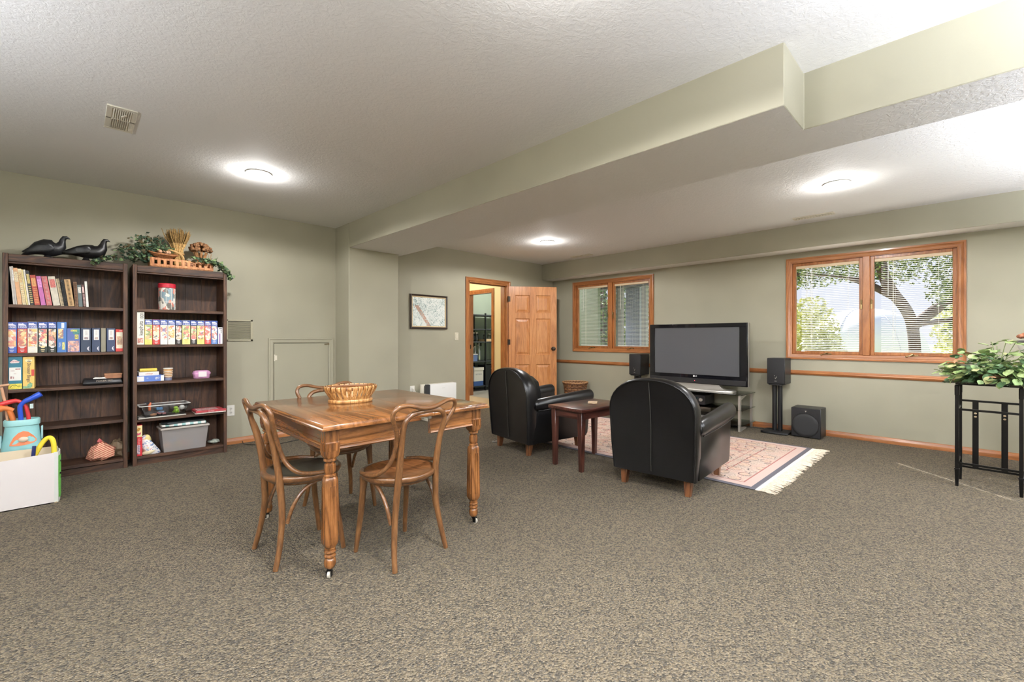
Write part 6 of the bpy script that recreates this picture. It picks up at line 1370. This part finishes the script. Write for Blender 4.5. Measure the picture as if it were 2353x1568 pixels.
g.obj('sticker_dots', plain((24, 44, 30), .5), t)
t = thing('pool_noodle', 'bent yellow foam noodle sticking out of the toy bin', 'toy', (-.155, 4.62, .007)); G().tube(bez([(-.075, .0, .02), (-.070, .0, .20), (-.045, .0, .31), (-.005, .01, .405), (.028, .01, .445), (.052, .0, .42), (.058, -.01, .32), (.052, -.01, .10)], 7), .0145, 12).obj('foam', plain((240, 216, 60), .6), t, ang=80); G().lathe([(.0150, 0), (.0150, .012)], 12, (-.075, 0, .010)).obj('end_cap', plain((220, 190, 50), .5), t)
t = thing('toy_stick', 'dark blue toy stick standing in the toy bin', 'toy', (-.222, 4.585, .007), rot=(0, R(4), 0)); G().tube([(0, 0, 0), (0, 0, .405)], .0105, 12).obj('shaft', plain((32, 44, 100), .4), t); G().lathe([(.0125, 0), (.0125, .03)], 12).obj('grip', plain((24, 34, 80), .5), t)
# toy golf bag with clubs
gx, gy = -.272, 4.97
t = thing('toy_golf_bag', 'pale turquoise toy golf bag behind the toy bin', 'toy', (gx, gy, 0)); TQ = plain((150, 208, 212), .4, var=.05, vs=8)
def rr_(k, z, a=.108, b=.088): return [(a*k*math.copysign(abs(math.cos(q))**.75, math.cos(q)), b*k*math.copysign(abs(math.sin(q))**.75, math.sin(q)), z) for q in [2*PI*i/36 for i in range(36)]]
G().loft([rr_(1.05, 0), rr_(1.08, .01), rr_(1.05, .12), rr_(1.02, .26), rr_(.98, .34), rr_(.99, .345), rr_(.97, .36), rr_(.80, .52)]).obj('body', TQ, t, ang=40)
G().loft([rr_(.80, .515), rr_(.87, .520), rr_(.88, .555), rr_(.84, .562), rr_(.74, .562), rr_(.72, .540), rr_(.2, .535)]).obj('collar', plain((160, 214, 216), .4), t, ang=40)
def patch(z0, z1, shape, off, m, nm):
    g = G(); pts = []
    for u, v_ in shape:
        z = z0+(z1-z0)*v_; k = 1.02 if z < .26 else (1.02-.05*(z-.26)/.10 if z < .36 else .97-.17*(z-.36)/.16); x = u; yy = -.088*k*(max(0, 1-abs(x/(.108*k))**2.67))**(1/2.67)-off; pts.append((x, yy, z))
    n = len(pts); c = sum((Vector(p) for p in pts), Vector())/n; c.y -= .004; vs = pts+[tuple(c)]+[(p[0], p[1]+.006, p[2]) for p in pts]
    g.add(vs, [(i, (i+1) % n, n) for i in range(n)]+[(i, n+1+i, n+1+(i+1) % n, (i+1) % n) for i in range(n)]); return g.obj(nm, m, t, ang=60)
tri = [(-.060, .05), (-.056, .22), (-.040, .60), (-.015, .90), (.010, 1.0), (.035, .92), (.062, .62), (.078, .34), (.076, .22), (.058, .10), (.02, .02), (-.03, .0)]
patch(.375, .480, tri, .003, plain((226, 132, 88), .5), 'orange_pocket'); g = G(); g.sphere((.010, -.090, .420), (.026, .008, .020), 14, 8); g.obj('ball_patch', plain((226, 206, 184), .45), t)
patch(.240, .340, tri, .003, plain((226, 132, 88), .5), 'orange_pocket')
g = G(); g.box(-.116, -.100, -.035, .02, .36, .45); g.obj('strap_lug', plain((176, 216, 222), .4), t, bevel=.004); g = G(); g.box(.098, .108, -.03, .03, .40, .50); g.obj('strap_lug', plain((170, 212, 218), .4), t, bevel=.004)
def club(name, label, pts, rad, m, head, extra=None):
    q = thing(name, label, 'toy', (gx, gy, .54)); G().tube(bez(pts, 5), rad, 12).obj('shaft', m, q, ang=80)
    head.obj('head', m if extra is None else extra, q, ang=70)
BL = plain((44, 84, 200), .35); RD = plain((206, 56, 60), .35); OR_ = plain((214, 120, 60), .4); TN = plain((206, 160, 128), .5)
club('toy_golf_club', 'blue plastic toy golf club in the turquoise bag', [(.0, -.02, -.2), (-.004, -.02, 0), (-.010, -.022, .10), (-.006, -.024, .128)], .014, BL, G().tube(bez([(-.010, -.024, .118), (.010, -.026, .150), (.055, -.028, .178), (.098, -.030, .205)], 4), [.014]*5+[.018]*4+[.021]*4, 12))
club('toy_golf_club', 'red plastic toy golf club behind the blue one', [(.036, .0, -.2), (.034, .0, 0), (.026, .0, .08), (.016, .0, .12)], .012, RD, G().tube(bez([(.02, .0, .11), (-.02, .0, .158), (-.08, .005, .150), (-.14, .01, .128)], 4), [.012]*5+[.017]*8, 12))
club('toy_golf_club', 'orange plastic toy golf club at the left of the turquoise bag', [(-.05, .0, -.2), (-.045, .0, 0), (-.060, .0, .08), (-.066, .0, .10)], .016, OR_, G().tube(bez([(-.046, .0, .09), (-.09, -.005, .112), (-.14, -.01, .100), (-.18, -.01, .085)], 4), [.017]*5+[.024]*8, 12))
q = thing('wooden_mallet', 'tan wooden stick with crossbar leaning in the turquoise bag', 'toy', (gx, gy, .54)); G().tube([(-.06, .03, -.2), (-.082, .02, .12), (-.104, .01, .265)], .0085, 10).obj('handle', TN, q); G().tube([(-.145, .01, .270), (-.065, .01, .284)], .0085, 10).obj('crossbar', TN, q); G().box(.040, .058, -.025, -.005, .098, .132).obj('clip', plain((206, 226, 226), .3), q)
# ------------------------------------------------------------------ store room shelving seen through the doorway
t = thing('metal_shelving', 'black metal shelving unit in the store room beyond the doorway', 'shelving', (6.55, 7.72, 0))
for z in (.12, .66, 1.09, 1.37, 1.69): G().box(-.55, .60, -.21, .21, z-.028, z).obj('shelf', plain((60, 64, 68), .4, .3), t, bevel=.002)
for x in (-.54, 0.02, .59):
    for y in (-.20, .20): g = G(); g.box(x-.018, x+.018, y-.003, y+.003, 0, 1.72); g.box(x-.018, x-.013, y-.018, y+.018, 0, 1.72); g.obj('post', plain((40, 42, 45), .4, .3), t)
def stored(name, label, cat, c, parts, rz=0):
    q = thing(name, label, cat, c, rz)
    for nm, gg, mm in parts: gg.obj(nm, mm, q)
BLUEBX = plain((70, 110, 180), .5)
stored('file_box', 'white and blue cardboard file box on the lowest store room shelf', 'box', (6.36, 7.66, .12), [('body', G().box(-.13, .13, -.15, .15, 0, .10), plain((60, 96, 160), .5)), ('upper_body', G().box(-.131, .131, -.151, .151, .10, .36), WHITE), ('lid', G().box(-.14, .14, -.16, .16, .34, .40), WHITE), ('lettering', text(G(), 'RECORDS', .04, faceNY(0, -.1525, .25)), plain((150, 156, 170), .5))])
stored('storage_tub', 'blue plastic tub at the left of the lowest store room shelf', 'tub', (6.10, 7.66, .12), [('tub', G().loft([[(-.09, -.13, 0), (.09, -.13, 0), (.09, .13, 0), (-.09, .13, 0)], [(-.11, -.15, .40), (.11, -.15, .40), (.11, .15, .40), (-.11, .15, .40)]]), plain((60, 110, 190), .4)), ('lid', G().box(-.118, .118, -.158, .158, .40, .43), plain((90, 140, 210), .4))])
stored('black_case', 'large black case on the lowest store room shelf at right', 'case', (6.80, 7.68, .12), [('case', G().box(-.20, .20, -.15, .15, 0, .44), plain((24, 26, 32), .4)), ('handle', G().tube([(-.06, -.155, .36), (-.05, -.18, .38), (.05, -.18, .38), (.06, -.155, .36)], .01, 8), SILVER)])
stored('parts_box', 'small blue box with white label on the store room shelf', 'box', (6.17, 7.62, .66), [('box', G().box(-.16, .16, -.10, .10, 0, .15), plain((104, 128, 180), .5)), ('label', G().box(-.12, -.04, -.102, -.10, .03, .11), WHITE), ('lid', G().box(-.165, .165, -.105, .105, .14, .16), plain((216, 216, 222), .5))])
GLS = glassmat('bottle_glass', (.86, .92, .9, 1), .12)
for k, (x, y, z, h) in enumerate(((6.20, 7.70, .82, .36), (6.34, 7.62, .66, .30), (6.44, 7.60, .66, .38), (6.50, 7.70, .66, .33), (6.40, 7.74, .66, .28))):
    stored('glass_bottle', ('tall', 'short', 'widest', 'narrow', 'rear')[k]+' glass bottle on the store room shelf above the file box', 'bottle', (x, y, .66), [('bottle', G().lathe([(.035, 0), (.038, .01), (.038, h*.55), (.014, h*.75), (.013, h), (.016, h)], 16), GLS), ('stopper', G().lathe([(.014, h), (.015, h+.03)], 12), plain((210, 205, 196), .4))])
stored('wooden_tray', 'pale wooden tray of jars on the store room shelf', 'tray', (6.78, 7.66, 1.09), [('tray', G().box(-.19, .19, -.13, .13, 0, .05), plain((214, 192, 158), .6)), ('rim', G().box(-.20, .20, -.14, -.125, 0, .06), plain((206, 180, 144), .6))])
for k in range(6):
    x = 6.62+.065*k; stored('glass_jar', ('first', 'second', 'third', 'fourth', 'fifth', 'sixth')[k]+' glass jar from the left in the wooden tray', 'jar', (x, 7.62+.05*(k % 2), 1.142), [('jar', G().lathe([(.027, 0), (.029, .01), (.029, .09), (.022, .10), (.022, .11)], 14), GLS), ('lid', G().lathe([(.024, .108), (.024, .122)], 14), SILVER)])
for k in range(3): stored('glass_jar', ('left', 'middle', 'right')[k]+' large bluish glass jar on the store room shelf beside the tray', 'jar', (6.22+.10*k, 7.66, 1.092), [('jar', G().lathe([(.042, 0), (.046, .01), (.046, .15), (.034, .17), (.034, .18)], 16), glassmat('blue_glass', (.55, .65, .8, 1), .12)), ('lid', G().lathe([(.037, .178), (.037, .20)], 14), SILVER)])
stored('paper_stack', 'white paper pack at the left end of the store room shelf', 'paper', (6.095, 7.62, 1.092), [('pack', G().box(-.03, .03, -.10, .10, 0, .18), WHITE), ('band', G().box(-.031, .031, -.101, .101, .07, .10), plain((190, 196, 210), .5))])
G().box(6.72, 6.86, 7.994, 8.0, .98, 1.08).obj('wall_plate', plain((40, 42, 44), .5), label='dark wall plate behind the store room shelving', cat='plate')
# ------------------------------------------------------------------ outside the windows
g = G(); g.add([(6.62, -60, -.35), (120, -60, -.35), (120, 90, -.35), (6.62, 90, -.35)], [(0, 1, 2, 3)]); g.obj('ground_outside', plain((178, 186, 128), .9, var=.2, vs=.6), kind='structure', label='sunlit lawn outside the windows', cat='lawn', smooth=False)
def tree(name, label, loc, trunk, crown, nleaf, cols, ls, branches=(), seed=1, group=None, cat='tree'):
    q = thing(name, label, cat, loc, 0, group); rr = random.Random(seed)
    bark = plain((92, 74, 70), .9, var=.2, vs=6) if cat == 'tree' else plain((110, 90, 70), .9)
    G().tube(bez(trunk[0], 4), trunk[1], 10).obj('trunk', bark, q, ang=80) if trunk else None
    for bp, br in branches: G().tube(bez(bp, 4), br, 7).obj('branch', bark, q, ang=80)
    g = G()
    for (c, r, n) in crown:
        for i in range(int(nleaf*n)):
            v = Vector((rr.gauss(0, 1), rr.gauss(0, 1), rr.gauss(0, 1))).normalized()*(rr.random()**.4); p = Vector(c)+Vector((v.x*r[0], v.y*r[1], v.z*r[2])); s = ls*rr.uniform(.6, 1.3)
            u_ = Vector((rr.gauss(0, 1), rr.gauss(0, 1), rr.gauss(0, .7))).normalized()*s; w_ = u_.cross(Vector((rr.gauss(0, 1), rr.gauss(0, 1), rr.gauss(0, 1)))).normalized()*(s*.5); g.mat(rr.randrange(len(cols)))
            g.add([p-u_, p-w_, p+u_, p+w_], [(0, 1, 2, 3)])
    g.obj('foliage', [plain(c, .7) for c in cols], q, kind='stuff', fixn=False, smooth=False); return q
# the big tree beyond the right window
tx_, ty_ = 12.2, .72
tree('shade_tree', 'large leafy tree with dark trunk outside the right window', (tx_, ty_, -.35),
     ([(0, 0, 0), (.02, .0, .9), (-.02, .04, 1.7), (-.12, .14, 2.1), (-.3, .40, 2.6), (-.4, .55, 3.3), (-.5, .7, 4.6)], [.20, .17, .16, .15, .13, .10]+[.10]*14+[.06]*5),
     [((.2, -.9, 2.5), (1.3, .8, .55), .45), ((-.1, .3, 3.1), (1.6, 1.1, .5), .32), ((-.2, 1.9, 3.1), (1.4, 1.2, .45), .40), ((-.4, 2.6, 2.2), (1.0, .5, .35), .10), ((.2, -1.1, 3.4), (1.5, 1.0, .7), .5), ((-.2, 1.2, 4.2), (2.2, 2.4, .6), .8), ((.4, -.8, 1.75), (.8, .45, .35), .12)],
     6500, [(96, 118, 60), (132, 146, 84), (70, 88, 50), (170, 176, 120)], .040,
     branches=[([(-.02, .04, 1.75), (.1, -.3, 2.1), (.2, -.8, 2.5), (.3, -1.3, 3.2)], [.10]*5+[.06]*8), ([(-.2, .25, 2.3), (-.3, .9, 2.75), (-.3, 1.7, 2.95), (-.4, 2.6, 3.0)], [.07]*5+[.035]*8), ([(-.35, .5, 3.0), (-.4, 1.3, 3.3), (-.4, 2.2, 3.2)], [.06]*5+[.03]*4), ([(.0, -.1, 1.8), (.3, -.6, 1.9), (.5, -1.3, 1.95)], [.05]*5+[.025]*4)], seed=3)
for k, (x, y, h, lab) in enumerate(((21.0, 4.35, 3.1, 'pale sunlit shrub outside, left half of the right window'), (20.0, 3.95, 1.75, 'low pale shrub outside, in front of the white dome'), (25.5, -.75, 3.0, 'pale shrub outside, right edge of the right window'), (23.5, .05, 3.3, 'pale tall shrub outside right of the tree trunk'))):
    tree('pale_shrub', lab, (x, y, -.35), ([(0, 0, 0), (.05, 0, h*.4), (0, 0, h*.7)], .05), [((0, 0, h*.55), (1.1, .95, h*.5), 1.0)], 2200, [(226, 222, 156), (206, 206, 140), (236, 232, 186), (176, 178, 110)], .085, seed=20+k, cat='shrub')
t = thing('white_dome', 'bright white domed tent outside the right window', 'tent', (30.4, 3.9, -.35), R(10)); WS = plain((252, 252, 253), .6)
g = G(); n = 40; rings = []
for k in range(14): q = k/13*PI/2*.995; rings.append([(3.4*math.cos(q)**.85*math.cos(2*PI*i/n), 2.75*math.cos(q)**.85*math.sin(2*PI*i/n), 3.1*math.sin(q)) for i in range(n)])
g.loft(rings).obj('shell', WS, t, ang=60)
for a in (-.5, .5):
    g = G(); g.tube([(-3.41*math.cos(q)**.85*math.cos(a), -2.76*math.cos(q)**.85*math.sin(a), 3.11*math.sin(q)) for q in [PI/2*.99*i/14 for i in range(15)]], .02, 6); g.obj('seam', plain((232, 232, 240), .6), t, ang=80)
# screened porch and woodland outside the corner window
t = thing('porch', 'grey painted porch posts and beam outside the corner window', 'porch', (8.6, 6.3, -.35)); PO = plain((150, 152, 160), .6)
for x, y, w in ((0, .2, .07), (.0, -.95, .06), (0, -1.55, .05), (.1, 1.2, .06)): G().box(x-w, x+w, y-w, y+w, 0, 2.9).obj('post', PO, t)
G().box(-.10, .10, -2.2, 2.2, 2.62, 2.86).obj('beam', plain((86, 88, 96), .6), t); G().box(-.05, .05, -2.2, 2.2, .95, 1.02).obj('rail', PO, t)
G().box(-1.75, .9, -2.4, 2.6, 2.88, 3.0).obj('sun_block_roof', plain((120, 122, 130), .7), t); G().box(-.1, 2.2, -2.2, 2.2, -.0, .12).obj('deck', plain((150, 146, 140), .8), t)  # porch roof added, stretched toward the house to keep sun off the window
t = thing('porch_curtain', 'pale blue pleated curtain hanging on the porch outside the corner window', 'curtain', (8.85, 5.15, -.33)); g = G(); pts = [(.04*math.sin(i*1.1), -.20+.40*i/40) for i in range(41)]
for (xa, y_a), (xb, y_b) in zip(pts[:-1], pts[1:]): g.hexa([(xa, y_a, 0), (xb, y_b, 0), (xb+.01, y_b, 0), (xa+.01, y_a, 0), (xa, y_a, 2.75), (xb, y_b, 2.75), (xb+.01, y_b, 2.75), (xa+.01, y_a, 2.75)])
g.obj('pleats', plain((190, 198, 222), .7), t, ang=80); G().tube([(.0, -.24, 2.74), (0, .24, 2.74)], .015, 8).obj('rod', STEEL, t)
for k, (x, y, s, lab) in enumerate(((15, 12.6, 1.0, 'left woodland tree outside the corner window'), (20, 9.6, 1.1, 'middle woodland tree outside the corner window'), (17.5, 6.2, .9, 'right woodland tree outside the corner window'), (12.5, 8.4, .6, 'small woodland tree outside the corner window'))):
    tree('woodland_tree', lab, (x, y, -.35), ([(0, 0, 0), (.05, .05, 1.5), (0, .1, 3.2), (.1, 0, 5)], [.16]*8+[.10]*5), [((0, 0, 2.6*s), (1.6, 1.5, 1.7*s), 1.0), ((0, 0, 4.4*s), (1.9, 1.8, 1.2), .7), ((0, 0, .8), (1.5, 1.6, .8), .5)], 2600, [(86, 120, 70), (120, 152, 84), (60, 92, 62), (170, 184, 110), (104, 128, 104)], .08, seed=40+k, group='woodland trees outside the corner window')
